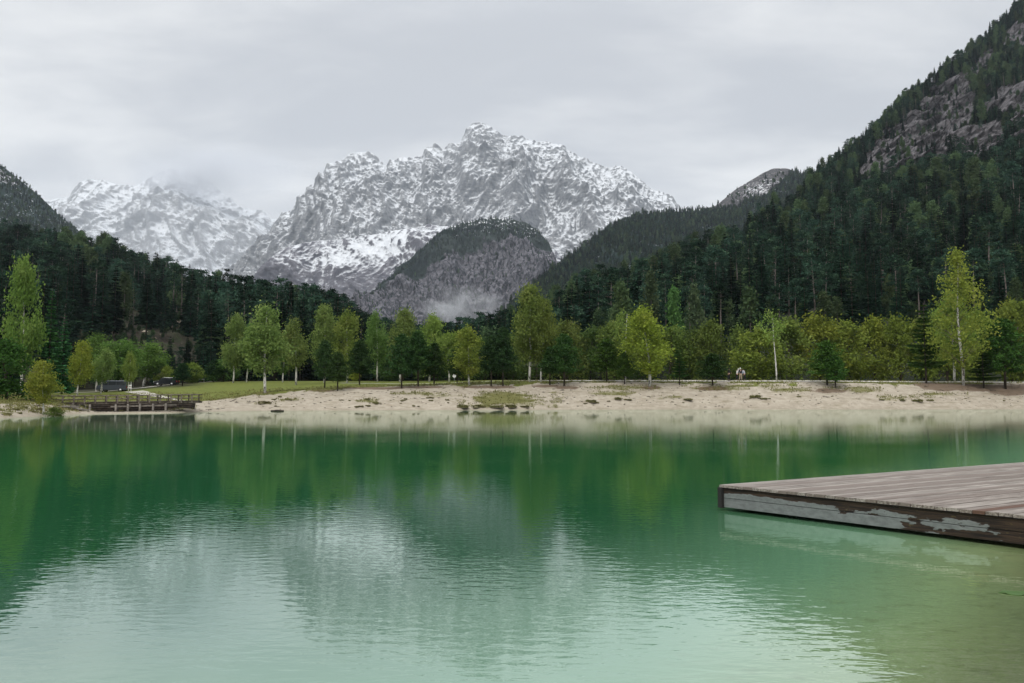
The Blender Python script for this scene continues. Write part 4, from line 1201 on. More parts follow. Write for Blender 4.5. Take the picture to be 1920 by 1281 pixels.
# ------------------------------------------------------------------ floating dock
def wood(name, c1, c2, c3, axis, along=.25, across=9.0, thr=(.42, .7)):
    b = NT(name); o = b.obj()
    v = b.mapping(o, (1, 1, 1), (0, 0, -axis))
    n1 = b.noise(b.mapping(v, (along, across, across)), 1.0, 5, .65)
    n2 = b.noise(b.mapping(v, (along * 6, across * 5, across * 5)), 1.0, 3, .6)
    at_ = b.attr('plank')
    col = b.mix(b.ss(n1, .3, .7), c1, c2)
    col = b.mix(b.ss(b.math('ADD', n2, b.math('MULTIPLY', at_, .35)), *thr, 0, .85), col, c3)
    hs = b.n('ShaderNodeHueSaturation'); b.set(hs, 'Color', col); b.set(hs, 'Value', b.math('ADD', b.math('MULTIPLY', at_, .5), .74))
    b.pbsdf(hs.outputs[0], b.ss(n1, .3, .7, .45, .75), b.bump(n2, .5, .006), spec=.4); return b, hs


ZT, ZD = .42, .045
A = onplane(1350, 908.5, ZT); Bp = onplane(1920, 966, ZT); Cp = onplane(1920, 866.5, ZT)
fd = (Bp - A).normalized(); bd = (Cp - A).normalized()
ang = math.atan2(bd.y, bd.x)
dock = empty('dock', (A.x, A.y, 0), 0, label='weathered wooden swimming dock reaching into the lake from the right', cat='dock')
b, hs = wood('dock_planks', (.30, .262, .228), (.46, .412, .366), (.10, .075, .062), ang, thr=(.44, .74))
# two unfinished reddish boards
m_deck = b.m
rust = b.mix(b.attr('rust'), hs.outputs[0], (.10, .052, .034))
for l in list(b.t.links):
    if l.to_node.type == 'BSDF_PRINCIPLED' and l.to_socket.name == 'Base Color': b.t.links.remove(l)
pb = [n for n in b.t.nodes if n.type == 'BSDF_PRINCIPLED'][0]; b.lk(rust, pb.inputs['Base Color'])
FL = 8.4   # length of the front edge modelled
per = Vector((bd.y, -bd.x, 0))                       # across the boards, towards the viewer
k = fd.dot(per)                                      # front edge progress across boards
sh = fd.dot(bd)
mb = MB(); pl, ru = [], []
wb = .142; n = int(FL * k / wb)
rr = random.Random(4)
for i in range(n):
    q0, q1 = i * wb + .006, (i + 1) * wb - .006
    s0, s1 = q0 / k * sh, q1 / k * sh                 # start of the board along bd, at its two edges
    L = 15.0; dz = rr.uniform(-.003, .003)
    vs = []
    for z in (ZT - .042 + dz, ZT + dz):
        for (q, s) in ((q0, s0), (q1, s1)):
            for e in (s, L): vs.append(per * q + bd * (e - .02 * (e == s)) + Vector((0, 0, z)))
    mb.add(vs, [(0, 1, 3, 2), (4, 6, 7, 5), (0, 4, 5, 1), (2, 3, 7, 6), (0, 2, 6, 4), (1, 5, 7, 3)])
    pl += [rr.random()] * 8
    s_here = q0 / k
    ru += [1.0 if i == int(3.7 * k / wb) else 0.0] * 8
deck = mb.build('deck', m_deck, dock); vattr(deck.data, 'plank', pl); vattr(deck.data, 'rust', ru)

fang = math.atan2(fd.y, fd.x)
b = NT('peeling_boards')
v = b.mapping(b.obj(), (1, 1, 1), (0, 0, -fang))
sp = b.n('ShaderNodeSeparateXYZ'); b.lk(v, sp.inputs[0])
n1 = b.noise(b.mapping(v, (1.3, 1, 5)), 1.0, 5, .6); n2 = b.noise(b.mapping(v, (2, 3, 40)), 1.0, 4, .65); n3 = b.noise(b.mapping(v, (8, 8, 14)), 1.0, 4, .7)
paint = b.mix(b.ss(n3, .3, .75), (.20, .215, .21), (.12, .13, .128))
bare = b.mix(b.ss(n2, .35, .65), (.012, .010, .009), (.052, .034, .023))
bare = b.mix(b.ss(n3, .58, .7, 0, .6), bare, (.11, .085, .035))
edge_ = b.math('ADD', b.ss(sp.outputs[0], .6, 3.6, .08, -.09), b.ss(sp.outputs[0], 4.1, 4.6, 0, .09))
f = b.math('ADD', b.math('ADD', n1, b.math('MULTIPLY', b.math('SUBTRACT', n3, .5), .22)), edge_)
f = b.math('SUBTRACT', f, b.ss(sp.outputs[2], .24, .36, 0, .26))
b.pbsdf(b.mix(b.ss(f, .415, .435), bare, paint), b.ss(f, .40, .44, .9, .5), b.bump(b.math('ADD', n2, b.math('MULTIPLY', b.ss(f, .41, .44), 2)), .5, .006), spec=.3)
m_fas = b.m
inn = Vector((-fd.y, fd.x, 0))                        # from the front edge into the dock
if inn.dot(bd) < 0: inn = -inn
for z0, z1, nm in ((.208, .366, 'fascia_board'), (.056, .201, 'fascia_board')):
    mb = MB(); c0 = inn * .03 + fd * .03
    for s0, s1 in ((0, 4.30), (4.304, FL)):
        mb.bar(c0 + fd * s0 + Vector((0, 0, (z0 + z1) / 2)), c0 + fd * s1 + Vector((0, 0, (z0 + z1) / 2)), .04, z1 - z0)
    mb.build(nm, m_fas, dock, bevel=.004)
m_black = plain('tarred_wood', (.018, .016, .015), .75, vary=.5)
MB().bar(inn * .04 + Vector((0, 0, .374)) + fd * .0, inn * .04 + fd * FL + Vector((0, 0, .374)), .06, .0).build('edge_strip', m_black, dock) if False else None
mb = MB(); mb.bar(inn * .02 + Vector((0, 0, .3755)), inn * .02 + fd * FL + Vector((0, 0, .3755)), .075, .006)
mb.build('edge_strip', m_black, dock)
# back fascia, corner post, piles and joists
mb = MB(); mb.bar(per * .03 + bd * .15 + Vector((0, 0, .2)), per * .03 + bd * 15 + Vector((0, 0, .2)), .04, .33); mb.build('back_fascia', m_black, dock)
mb = MB(); mb.box(Vector((.02, -.005, .21)), (.09, .09, .335), ang); mb.build('corner_post', m_black, dock, bevel=.005)
for s, e in ((.9, .5), (4.2, .5), (7.6, .5), (2.4, 3.5), (5.8, 3.8), (1.5, 8)):
    q = fd * s + bd * e
    MB().tube([q + Vector((0, 0, -2.6)), q + Vector((0, 0, .36))], .09, 12).build('pile', m_black, dock)
mb = MB()
for s in (.8, 2.6, 4.4, 6.2, 8.0): mb.bar(fd * s + bd * .25 + Vector((0, 0, .3)), fd * s + bd * 9 + Vector((0, 0, .3)), .07, .12)
mb.build('joists', m_black, dock)

# ------------------------------------------------------------------ wooden footbridge over the outlet
m_log = bark_mat('weathered_timber', (.07, .055, .045), (.20, .17, .145), (3, 3, 3), (.35, .65))
m_pale = bark_mat('pale_timber', (.13, .115, .10), (.25, .225, .195), (3, 3, 6), (.35, .65))
m_dtim = bark_mat('dark_timber', (.03, .024, .02), (.085, .065, .05), (3, 3, 3), (.35, .65))
def bx(px, py, D): return Vector(P(px, py, D))
L0, R0 = bx(92, 756, 76.0), bx(372, 752.6, 79.0)
bdir = (R0 - L0); blen = bdir.length; bu = bdir.normalized(); bn = Vector((-bu.y, bu.x, 0)).normalized()
bridge = empty('footbridge', L0, 0, label='low dark timber footbridge with post and rail sides over the lake outlet', cat='bridge')
mb = MB(); nb_ = int(blen / .2)
for i in range(nb_):
    mb.box(bu * (i * .2 + .1) + bn * 1.0 + Vector((0, 0, .02)), (.185, 2.3, .06), math.atan2(bu.y, bu.x))
mb.build('deck', m_dtim, bridge)
for off in (0.02, 2.0):
    mb = MB(); mb.bar(bn * off + Vector((0, 0, -.10)), bu * blen + bn * off + Vector((0, 0, -.10)), .14, .17); mb.build('beam', m_log if off < 1 else m_dtim, bridge)
npost = 14
for side, off, ph in ((0, -.1, .0), (1, 2.12, .45)):
    for i in range(npost):
        s = .25 + (blen - .9) * i / (npost - 1) + ph * .6
        if s > blen: continue
        o = bu * s + bn * off
        MB().box(o + Vector((rr.uniform(-.02, .02), 0, .30)), (.12, .12, .92), math.atan2(bu.y, bu.x) + rr.uniform(-.1, .1)).build('post', m_log if side == 0 else m_dtim, bridge, bevel=.012)
    for z, w in ((.70, .10), (.36, .085)):
        mb = MB(); q = [bn * off + bu * (blen * t) + Vector((0, 0, z + rr.uniform(-.03, .03))) for t in np.linspace(0, 1, 8)]
        mb.tube([tuple(p) for p in q], w / 2, 8); mb.build('rail', m_log if side == 0 else m_dtim, bridge, True)
for px in (171, 214.5, 235, 255.5, 278, 300):
    s = (P(px, 760, 77)[0] - L0.x) / bu.x
    o = bu * s + bn * -.06
    MB().tube([o + Vector((0, 0, -L0.z - .6)), o + Vector((0, 0, -.18))], .11, 9).build('pile', m_pale, bridge, True)
mb = MB(); s0 = (P(205, 760, 77)[0] - L0.x) / bu.x; s1 = (P(318, 760, 77)[0] - L0.x) / bu.x
mb.bar(bu * s0 + bn * .05 + Vector((0, 0, -.46)), bu * s1 + bn * .05 + Vector((0, 0, -.34)), .1, .13); mb.build('cross_beam', m_pale, bridge)

# log revetment behind the bridge, piled logs on its left
rev = empty('log_wall', L0 + bn * 2.9, 0, label='stacked log retaining wall behind the footbridge', cat='retaining wall')
for i in range(6):
    MB().tube([bu * 2.6 + Vector((0, .05 * i, -.98 + .19 * i)), bu * 8 + Vector((.1, .05 * i + rr.uniform(-.03, .03), -.97 + .19 * i)), bu * 13.4 + Vector((0, .05 * i, -.97 + .19 * i))], .1, 8).build('log', m_dtim, rev, True)
for (px, py, D, ln_, an, lab) in ((120, 764.5, 73, 2.2, .2, 'long grey driftwood log on the scrub left of the bridge piles'), (140, 767, 73.4, 1.6, -.35, 'short tilted driftwood log below the left half of the bridge'),
                                 (133, 760.5, 74, 1.8, .5, 'upper driftwood log wedged under the left bridge end'), (153, 770, 73.6, 1.4, .1, 'driftwood log lying at the water by the first bridge pile')):
    p = Vector(P(px, py, D)); g = float(ground_z(np.array([p.x]), np.array([p.y]))[0]); p.z = max(g, 0) + .1
    dv = Vector((math.cos(an), .2, .12 * math.sin(an * 3))) * ln_ / 2
    mb = MB().tube([p - dv, p + Vector((0, 0, .05)), p + dv], [.12, .11, .07], 8)
    for q in (-.4, .1, .5):
        a = p + dv * q; mb.tube([a, a + Vector((rr.uniform(-.3, .3), rr.uniform(-.2, .1), rr.uniform(.2, .5)))], [.04, .012], 5)
    tag(mb.build('driftwood', m_pale, None, True), lab, 'driftwood', 'driftwood by the bridge')
p = Vector(P(520, 771.2, 84.5)); p.z = .06
mb = MB().tube([p + Vector((-.75, .05, -.02)), p + Vector((0, 0, .03)), p + Vector((.75, -.04, 0))], [.08, .1, .07], 8); mb.tube([p + Vector((.3, 0, .05)), p + Vector((.42, -.1, .22))], [.03, .015], 5)
tag(mb.build('driftwood', m_dtim, None, True), 'dark log lying on the waterline below the left end of the sandy bank', 'driftwood')

# ------------------------------------------------------------------ tussocks and stones on the bank
m_turf = leaf_mat('turf_blades', (.10, .11, .04), (.18, .175, .06), (.27, .24, .10), 1.5, .2, .2)
m_moss = plain('mossy_earth', (.20, .18, .10), .95, vary=.6, scale=5)
def lump(seed, rx, ry, rz, sub=18):
    th = np.linspace(0, 2 * PI, sub, endpoint=False); ph = np.linspace(-.5, PI / 2, 9)
    TH, PH = np.meshgrid(th, ph)
    r = 1 + .32 * fbm(np.cos(TH) * 1.6 + seed, np.sin(TH) * 1.6, PH * 1.4, 3, seed)
    V = np.stack([np.cos(TH) * np.cos(PH) * rx * r, np.sin(TH) * np.cos(PH) * ry * r, np.sin(PH) * rz * r], -1).reshape(-1, 3)
    f = []
    for i in range(8):
        for j in range(sub): f.append((i * sub + j, i * sub + (j + 1) % sub, (i + 1) * sub + (j + 1) % sub, (i + 1) * sub + j))
    return V, np.array(f)
TUS = []
for s in (1, 2, 3, 4, 5):
    r_ = np.random.default_rng(s); Vs, Fs, cs, us, ws = [], [], [], [], []
    for q in range(7):
        rx = r_.uniform(.10, .24); ry = rx * r_.uniform(.5, .9); ox, oy = r_.uniform(-.36, .36), r_.uniform(-.2, .2); rz = r_.uniform(.06, .15)
        V, f = lump(s * 10 + q, rx, ry, rz, 12)
        Fs.append(f + sum(len(v) for v in Vs)); Vs.append(V + np.array([ox, oy, 0]))
        n = 90
        a = r_.uniform(0, 6.28, n); e_ = np.sqrt(r_.uniform(0, 1, n)) * 1.15
        cs.append(np.stack([ox + np.cos(a) * e_ * rx, oy + np.sin(a) * e_ * ry, rz * np.sqrt(np.clip(1.2 - e_ ** 2, .02, 1)) + .03], -1))
        us.append(np.stack([np.cos(a) * .05, np.sin(a) * .05, np.full(n, .075)], -1) * r_.uniform(.4, 1.4, (n, 1))); ws.append(np.stack([-np.sin(a), np.cos(a), a * 0], -1) * .02)
    mo = mesh_np('mound', np.concatenate(Vs), np.concatenate(Fs), m_moss, True)
    TUS.append((mo, leaves_mesh('blades', np.concatenate(cs), np.concatenate(us), np.concatenate(ws), m_turf)))
TU = [(487, 754, 8), (513, 750, 10), (496, 757, 26), (540, 750, 14), (516, 762, 10), (551, 763, 5), (525, 745, 9), (640, 751, 11), (655, 752, 6), (668, 751, 5), (690, 750, 18), (704, 757, 16), (712, 757, 7), (732, 751, 5),
      (668, 764, 12), (678, 763, 16), (690, 762, 12), (756, 752, 12), (760, 749, 8), (775, 762, 9), (785, 763, 10), (808, 752, 10), (806, 747, 16), (838, 751, 8), (840, 756, 7), (752, 757, 8),
      (868, 764.6, 28), (898, 764.4, 26), (928, 764.2, 30), (957, 764.2, 28), (986, 764, 26), (1108, 755, 24), (1098, 757, 10), (1118, 756, 10), (1157, 749, 22), (1142, 753, 10), (1177, 751, 17), (1260, 754, 5), (1288, 750, 20), (1281, 756, 6),
      (1418, 746, 25), (1432, 749, 14), (1408, 748, 8), (1442, 748, 6), (1463, 740, 6), (1497, 741, 6), (1498, 745, 9), (1560, 744, 5), (1652, 750, 10), (1690, 752, 16), (1722, 753, 28), (1744, 752, 14), (1883, 752, 7), (1810, 748, 5),
      (12, 778, 24), (38, 776, 18), (30, 769, 16), (60, 772, 14), (72, 768, 18), (96, 776, 14), (118, 774, 8), (47, 765, 12)]
NEAR = ['the broad white-trunked birch', 'the low pine on the sand', 'the middle of the bank', 'the grassy tongue at the water', 'the golden yellow birch', 'the walkers', 'the round bright pine', 'the right edge of the bank', 'the small olive birch by the bridge']
for i, (px, py, w) in enumerate(TU):
    p = hit(px, py)
    if p is None: continue
    mo, bl = TUS[i % 5]
    s = w / F * p.y / 1.05
    if w >= 24: sz = 'long'
    elif w >= 14: sz = 'wide'
    elif w >= 9: sz = 'small'
    else: sz = 'tiny'
    wh = 'on the left sandy slope below the white-trunked birches' if 400 < px < 600 else 'on the sand below the row of pines' if 600 <= px < 860 else 'along the grassy tongue at the waterline' if 860 <= px < 1000 else \
        'on the sand below the bright green bushy pine' if px >= 1000 and px < 1200 else 'on the sand below the round low dark pine' if px >= 1200 and px < 1380 else 'on the sand below the walkers' if 1380 <= px < 1520 else 'on the bank below the hedge on the right' if px >= 1520 else 'on the little sandy beach left of the bridge'
    e = empty('grass_tussock', p, rr.uniform(-.4, .4), label=f'{sz} dark grass tussock {wh}', cat='tussock', group=f'{sz} tussocks {wh}')
    e.scale = (s, s * rr.uniform(.8, 1.3), s * rr.uniform(.6, 1.0) * (1.0 if s > .6 else 1.3))
    link('mound', mo, e); link('blades', bl, e)

# low grass scattered over the bank: blades nobody could count, one object
r_ = np.random.default_rng(77)
sel = np.nonzero(((grass > .22) & (grass < 1.1) & (GY < 109) & (GY > 56) & (np.abs(GX) < 84) & (GZ > .05)).ravel())[0]
wsel = (1 - np.abs(grass.ravel()[sel] - .55)).clip(.15) * np.where(GY.ravel()[sel] > db_.ravel()[sel] + 3, .25, 1)
sel = r_.choice(sel, 9000, p=wsel / wsel.sum())
bx_, by_ = GX.ravel()[sel] + r_.uniform(-.3, .3, 9000), GY.ravel()[sel] + r_.uniform(-.3, .3, 9000)
c = np.stack([bx_, by_, ground_z(bx_, by_)], -1)
c = np.repeat(c, 4, 0) + r_.normal(size=(36000, 3)) * np.array([.12, .12, 0]); n = len(c)
hgt_ = r_.uniform(.05, .16, (n, 1)); c[:, 2] += hgt_[:, 0] * .7
a_ = r_.uniform(0, 6.28, n)
u = np.stack([np.cos(a_) * .4, np.sin(a_) * .4, np.ones(n)], -1) * hgt_; w_ = np.stack([-np.sin(a_), np.cos(a_), a_ * 0], -1) * r_.uniform(.02, .05, (n, 1))
tag(link('grass', leaves_mesh('grass', c, u, w_, m_turf)), 'low olive grass scattered over the sandy bank', 'grass', kind='stuff')

# small stones and bits of wood strewn over the sand, one object
m_peb = plain('strewn_stones', (.12, .10, .075), .95, vary=.6, scale=1.5)
sel = np.nonzero(((grass < .6) & (GY > ds_ + .6) & (GY < db_ + 2) & (np.abs(GX) < 84) & (GZ > .1)).ravel())[0]
n = 1500; sel = r_.choice(sel, n)
px_p, py_p = GX.ravel()[sel] + r_.uniform(-.2, .2, n), GY.ravel()[sel] + r_.uniform(-.2, .2, n)
base_p = np.stack([px_p, py_p, ground_z(px_p, py_p)], -1)
oct_ = np.array([[1, 0, 0], [0, 1, 0], [-1, 0, 0], [0, -1, 0], [0, 0, 1], [0, 0, -1]], float)
sz_ = np.stack([r_.gamma(2, .06, n) + .04, r_.gamma(2, .03, n) + .03, r_.uniform(.02, .07, n)], -1)
an_ = r_.uniform(-.6, .6, n)
ov = oct_[None] * sz_[:, None]; ov = ov + r_.normal(size=ov.shape) * .012
ov = np.stack([ov[..., 0] * np.cos(an_)[:, None] - ov[..., 1] * np.sin(an_)[:, None], ov[..., 0] * np.sin(an_)[:, None] + ov[..., 1] * np.cos(an_)[:, None], ov[..., 2]], -1) + base_p[:, None]
of = np.array([[0, 1, 4], [1, 2, 4], [2, 3, 4], [3, 0, 4], [1, 0, 5], [2, 1, 5], [3, 2, 5], [0, 3, 5]])
tag(link('stones', mesh_np('stones', ov.reshape(-1, 3), (np.arange(n)[:, None, None] * 6 + of[None]).reshape(-1, 3), m_peb)), 'small dark stones and wood scraps strewn over the sandy bank', 'stones', kind='stuff')

# boulders of the landslip
m_rock = NT('pale_boulder'); n_ = m_rock.noise(m_rock.obj(), 1.2, 5, .7); m_rock.pbsdf(m_rock.mix(n_, (.42, .36, .28), (.24, .20, .16)), .9, m_rock.bump(n_, .8, .1)); m_rock = m_rock.m
V_, X_, Y_ = S_LH
def on_hill(S, px, py):
    V, PX, PY = S; qx, qy = proj(V[1:-4])
    k = np.argmin((qx - px) ** 2 + (qy - py) ** 2); return Vector(V[1:-4].reshape(-1, 3)[k])
for i, (px, py, w, h, lab) in enumerate(((228, 582, 9, 7, 'pale stone slab at the top left of the landslip'), (267, 584, 11, 6, 'pale stone slab at the top of the landslip below the tall trunks'), (341, 607, 22, 14, 'largest pale rock slab at the right side of the landslip'),
                                        (326, 616, 9, 10, 'small pale rock left below the largest slab of the landslip'), (272, 625, 12, 9, 'orange-tinted rock low in the middle of the landslip'), (182, 610, 12, 5, 'flat grey rock at the left side of the landslip'), (184, 628, 14, 4, 'low pale rock at the lower left of the landslip'))):
    p = on_hill(S_LH, px, py); s = p.y / F
    V, f = lump(40 + i, w * s * .55, w * s * .4, h * s * .6)
    V = V @ np.array(Matrix.Rotation(.35, 3, 'Y'))
    o = link('boulder', mesh_np('boulder', V, f, m_rock, False)); o.location = p
    tag(o, lab, 'boulder', 'boulders of the landslip')

# ------------------------------------------------------------------ vehicles
m_glass = plain('window_glass', (.03, .035, .04), .08, spec=.8)
m_tyre = plain('tyre_rubber', (.02, .02, .02), .85)
m_rim = plain('wheel_rim', (.45, .45, .46), .35, metal=.7)
m_lampw = plain('headlamp_glass', (.7, .7, .68), .15)
m_lampr = plain('tail_lamp', (.35, .02, .02), .25)
def vehicle(name, loc, rz, prof, glass, L, Wd, paint, wheels, rad, label, cat, roof=None):
    e = empty(name, loc, rz, label=label, cat=cat)
    mb = MB().prism(prof, (1, 0, 0), (0, 0, 1), (0, -Wd / 2, 0), (0, Wd, 0))
    mb.build('body', paint, e, bevel=.06)
    for poly in glass:
        for sy in (-1, 1):
            MB().prism(poly, (1, 0, 0), (0, 0, 1), (0, sy * (Wd / 2 + .012) - .008, 0), (0, .016, 0)).build('window', m_glass, e)
    if roof:
        MB().prism(roof, (1, 0, 0), (0, 0, 1), (0, -Wd / 2 + .08, 0), (0, Wd - .16, 0)).build('roof', m_roof, e, bevel=.03)
    for wx in wheels:
        for sy in (-1, 1):
            y = sy * (Wd / 2 - .08)
            w = MB().tube([(wx, y - .1, rad), (wx, y + .1, rad)], rad, 20).build('wheel', m_tyre, e, True)
            MB().tube([(wx, y - .115, rad), (wx, y + .115, rad)], rad * .62, 16).build('rim', m_rim, w, True)
    for sy in (-1, 1):
        MB().box((prof[0][0] - .0 if False else -L / 2 + .02, sy * (Wd / 2 - .25), .72), (.1, .3, .16)).build('headlight', m_lampw, e)
        MB().box((L / 2 - .02, sy * (Wd / 2 - .18), .85), (.1, .2, .3)).build('tail_light', m_lampr, e)
    return e
m_roof = plain('silver_roof', (.55, .56, .57), .3, metal=.4)
m_grey = plain('grey_paint', (.07, .08, .10), .3, metal=.3)
m_dark = plain('black_paint', (.02, .022, .026), .22)
p = at(214, 128)
vehicle('van', p, .12, [(-2.4, .35), (2.4, .35), (2.45, .6), (2.4, 1.8), (2.25, 1.98), (-.9, 1.98), (-1.2, 1.9), (-1.75, 1.2), (-2.4, 1.02), (-2.48, .6)],
        [[(-1.55, 1.2), (-1.1, 1.75), (-.55, 1.75), (-.55, 1.2)], [(-.45, 1.2), (-.45, 1.75), (.75, 1.75), (.75, 1.2)], [(.85, 1.2), (.85, 1.75), (2.2, 1.75), (2.25, 1.2)]],
        4.9, 1.9, m_grey, (-1.55, 1.5), .34, 'grey van parked under the birches behind the left meadow', 'van')
p = at(313, 146)
vehicle('parked_car', p, .1, [(-2.1, .3), (2.05, .3), (2.15, .6), (2.1, 1.0), (1.75, 1.45), (1.5, 1.56), (-.2, 1.56), (-.5, 1.48), (-1.15, 1.0), (-2.0, .86), (-2.15, .6)],
        [[(-1.0, 1.0), (-.45, 1.42), (.25, 1.44), (.25, 1.0)], [(.33, 1.0), (.33, 1.44), (1.15, 1.42), (1.3, 1.0)], [(1.38, 1.02), (1.25, 1.4), (1.55, 1.36), (1.8, 1.04)]],
        4.3, 1.8, m_dark, (-1.35, 1.3), .32, 'dark car with a silver roof parked left of the dense dark pine', 'car', roof=[(-.35, 1.565), (1.5, 1.565), (1.4, 1.6), (-.2, 1.6)])

# ------------------------------------------------------------------ signs
m_white = plain('white_enamel', (.75, .75, .73), .4)
m_pole = plain('galvanised_pole', (.35, .35, .36), .45, metal=.6)
p = at(852, 113); e = empty('road_sign', p, 0, label='small round pale sign on a pole left of the golden olive birch', cat='sign')
zz = float(P(852, 705, p.y)[2]) - p.z
MB().tube([(0, 0, -.2), (0, 0, zz + .2)], .035, 8).build('pole', m_pole, e, True)
MB().tube([(0, -.06, zz), (0, -.03, zz)], .27, 24).build('disc', m_white, e)
p = at(247, 119); e = empty('signpost', p, .1, label='white signpost with small panels beside the start of the meadow path', cat='sign')
MB().tube([(0, 0, -.2), (0, 0, 2.1)], .05, 8).build('post', m_white, e, True)
for z in (1.05, .7): MB().box((-.18, -.07, z), (.62, .03, .22)).build('panel', m_white, e, bevel=.005)
# white barrier rail right of the dark pine
p = at(372, 152); e = empty('barrier', p, .04, label='low white barrier bar beyond the dark pine at the car park', cat='barrier')
for x in (-1.1, 1.2): MB().box((x, 0, .35), (.1, .1, .9)).build('post', m_pole, e)
MB().box((0, -.08, .72), (2.7, .05, .13)).build('bar', m_white, e)

# ------------------------------------------------------------------ people
def cloth(name, col): return plain(name, col, .9, vary=.3, scale=10)
m_skin = plain('skin', (.45, .27, .19), .55, vary=.1)
def skin_mesh(name, verts, edges, radii, mat, parent, sub=1):
    me = bpy.data.meshes.new(name); me.from_pydata([tuple(v) for v in verts], edges, []); me.update()
    o = link(name, me, parent, mat)
    md = o.modifiers.new('skin', 'SKIN'); md.use_smooth_shade = True
    sv = me.skin_vertices[0].data if me.skin_vertices else None
    if sv is None:
        bpy.context.view_layer.update(); sv = me.skin_vertices[0].data
    for s, r in zip(sv, radii): s.radius = (r, r) if not hasattr(r, '__len__') else r
    sv[0].use_root = True
    s = o.modifiers.new('smooth', 'SUBSURF'); s.levels = sub; s.render_levels = sub
    return o
def person(loc, rz, H, bend, arms, legs, colors, hat, label, head_turn=(0, 0)):
    """faces -Y locally; bend = forward lean of the trunk; arms = [(elbow, wrist) offsets], legs = [(knee, ankle) offsets]"""
    k = H / 1.75
    e = empty('person', loc, rz, label=label, cat='person', group='walkers on the shore path')
    def v(*a): return Vector(a) * k
    def lean(p):  # bend the trunk forward about the hips
        q = Vector(p) - Vector((0, 0, .92)); c, s_ = math.cos(bend), math.sin(bend)
        return Vector((q.x, q.y * c - q.z * s_, q.y * s_ + q.z * c)) + Vector((0, 0, .92))
    pel = Vector((0, 0, .92)); waist = lean((0, 0, 1.08)); chest = lean((0, .01, 1.3)); neck = lean((0, .0, 1.47)); chin = lean((0, -.03, 1.54)); head = lean((0, -.035, 1.62)); crown = lean((0, -.02, 1.73)); nose = lean((0, -.135, 1.6))
    vs = [pel, waist, chest, neck, chin, head, crown, nose]; ed = [(0, 1), (1, 2), (2, 3), (3, 4), (4, 5), (5, 6), (5, 7)]
    rad = [(.15, .115), (.135, .10), (.165, .11), .055, .07, .095, .06, .018]
    jv, je, jr = [pel + Vector((0, 0, -.04)), waist, chest, lean((0, .0, 1.44))], [(0, 1), (1, 2), (2, 3)], [(.175, .135), (.16, .125), (.19, .135), .085]
    tv, te, tr = [pel + Vector((0, 0, .06)), pel], [(0, 1)], [(.155, .12), (.165, .13)]
    for sx, (el, wr) in zip((-1, 1), arms):
        s = lean((sx * .19, 0, 1.40)); el_ = s + Vector((sx * el[0], el[1], el[2])); wr_ = el_ + Vector((sx * wr[0], wr[1], wr[2]))
        n = len(vs); d = (wr_ - el_).normalized()
        vs += [s, el_, wr_, wr_ + d * .07]; ed += [(2, n), (n, n + 1), (n + 1, n + 2), (n + 2, n + 3)]; rad += [.06, .042, .027, (.035, .018)]
        side = d.cross(Vector((0, 1, .2))).normalized()
        for f, (o_, ln_) in enumerate(((-.03, .07), (-.01, .085), (.01, .08), (.03, .06))):
            m_ = len(vs); b0 = wr_ + d * .1 + side * o_
            vs += [b0, b0 + d * ln_ + Vector((0, -.015, 0))]; ed += [(n + 3, m_), (m_, m_ + 1)]; rad += [.010, .008]
        m_ = len(vs); vs += [wr_ + d * .04 + side * -.05, wr_ + d * .08 + side * -.075]; ed += [(n + 2, m_), (m_, m_ + 1)]; rad += [.011, .009]
        n = len(jv); jv += [s, el_, wr_ - d * .02]; je += [(2, n), (n, n + 1), (n + 1, n + 2)]; jr += [.082, .062, .045]
    for sx, (kn, an) in zip((-1, 1), legs):
        h = Vector((sx * .10, 0, .86)); k_ = Vector((sx * .10 + kn[0], kn[1], .48)); a_ = Vector((sx * .10 + an[0], an[1], .09)); t_ = a_ + Vector((0, -.15, -.05))
        n = len(vs); vs += [h, k_, a_, t_]; ed += [(0, n), (n, n + 1), (n + 1, n + 2), (n + 2, n + 3)]; rad += [.09, .06, .04, .035]
        n = len(tv); tv += [h, k_, a_ + Vector((0, 0, .02))]; te += [(1, n), (n, n + 1), (n + 1, n + 2)]; tr += [.115, .085, .07]
        MB().tube([(a_ + Vector((0, .07, -.045))) * k, (a_ + Vector((0, -.06, -.045))) * k, (t_ + Vector((0, -.05, .0))) * k], [.05 * k, .05 * k, .035 * k], 8).build('shoe', colors['shoe'], e, True)
    skin_mesh('body', [q * k for q in vs], ed, [tuple(x * k for x in r) if hasattr(r, '__len__') else r * k for r in rad], m_skin, e, 1)
    skin_mesh('jacket', [q * k for q in jv], je, [tuple(x * k for x in r) if hasattr(r, '__len__') else r * k for r in jr], colors['top'], e, 1)
    skin_mesh('trousers', [q * k for q in tv], te, [tuple(x * k for x in r) if hasattr(r, '__len__') else r * k for r in tr], colors['leg'], e, 1)
    V, f = lump(3, .108 * k, .118 * k, .12 * k, 14)
    o = link('cap' if hat else 'hair', mesh_np('cap', V, f, colors['hat'], True), e)
    o.location = lean((0, -.02, 1.65)) * k; o.rotation_euler = (bend, 0, 0)
    return e
c_w, c_n, c_b, c_k, c_g, c_hw = cloth('white_cloth', (.62, .62, .6)), cloth('navy_cloth', (.025, .025, .04)), cloth('black_cloth', (.012, .012, .014)), cloth('khaki_cloth', (.40, .32, .22)), cloth('pale_blue_cloth', (.42, .46, .52)), cloth('cap_cloth', (.7, .7, .68))
c_hair = cloth('dark_hair', (.03, .022, .016))
def spot(px, D): return at(px, D) + Vector((0, 0, .07))
STR = ((0, 0), (0, .0))
person(spot(1366.5, 104.2), .5, 1.82, .05, [((.05, .0, -.28), (-.02, -.2, -.1)), ((.06, .0, -.28), (-.04, -.2, -.08))], [((-.02, -.03), (-.05, .02)), ((.02, .02), (.06, .03))],
       dict(top=c_b, leg=c_b, shoe=c_b, hat=c_hair), False, 'person all in black standing apart on the path, left of the group')
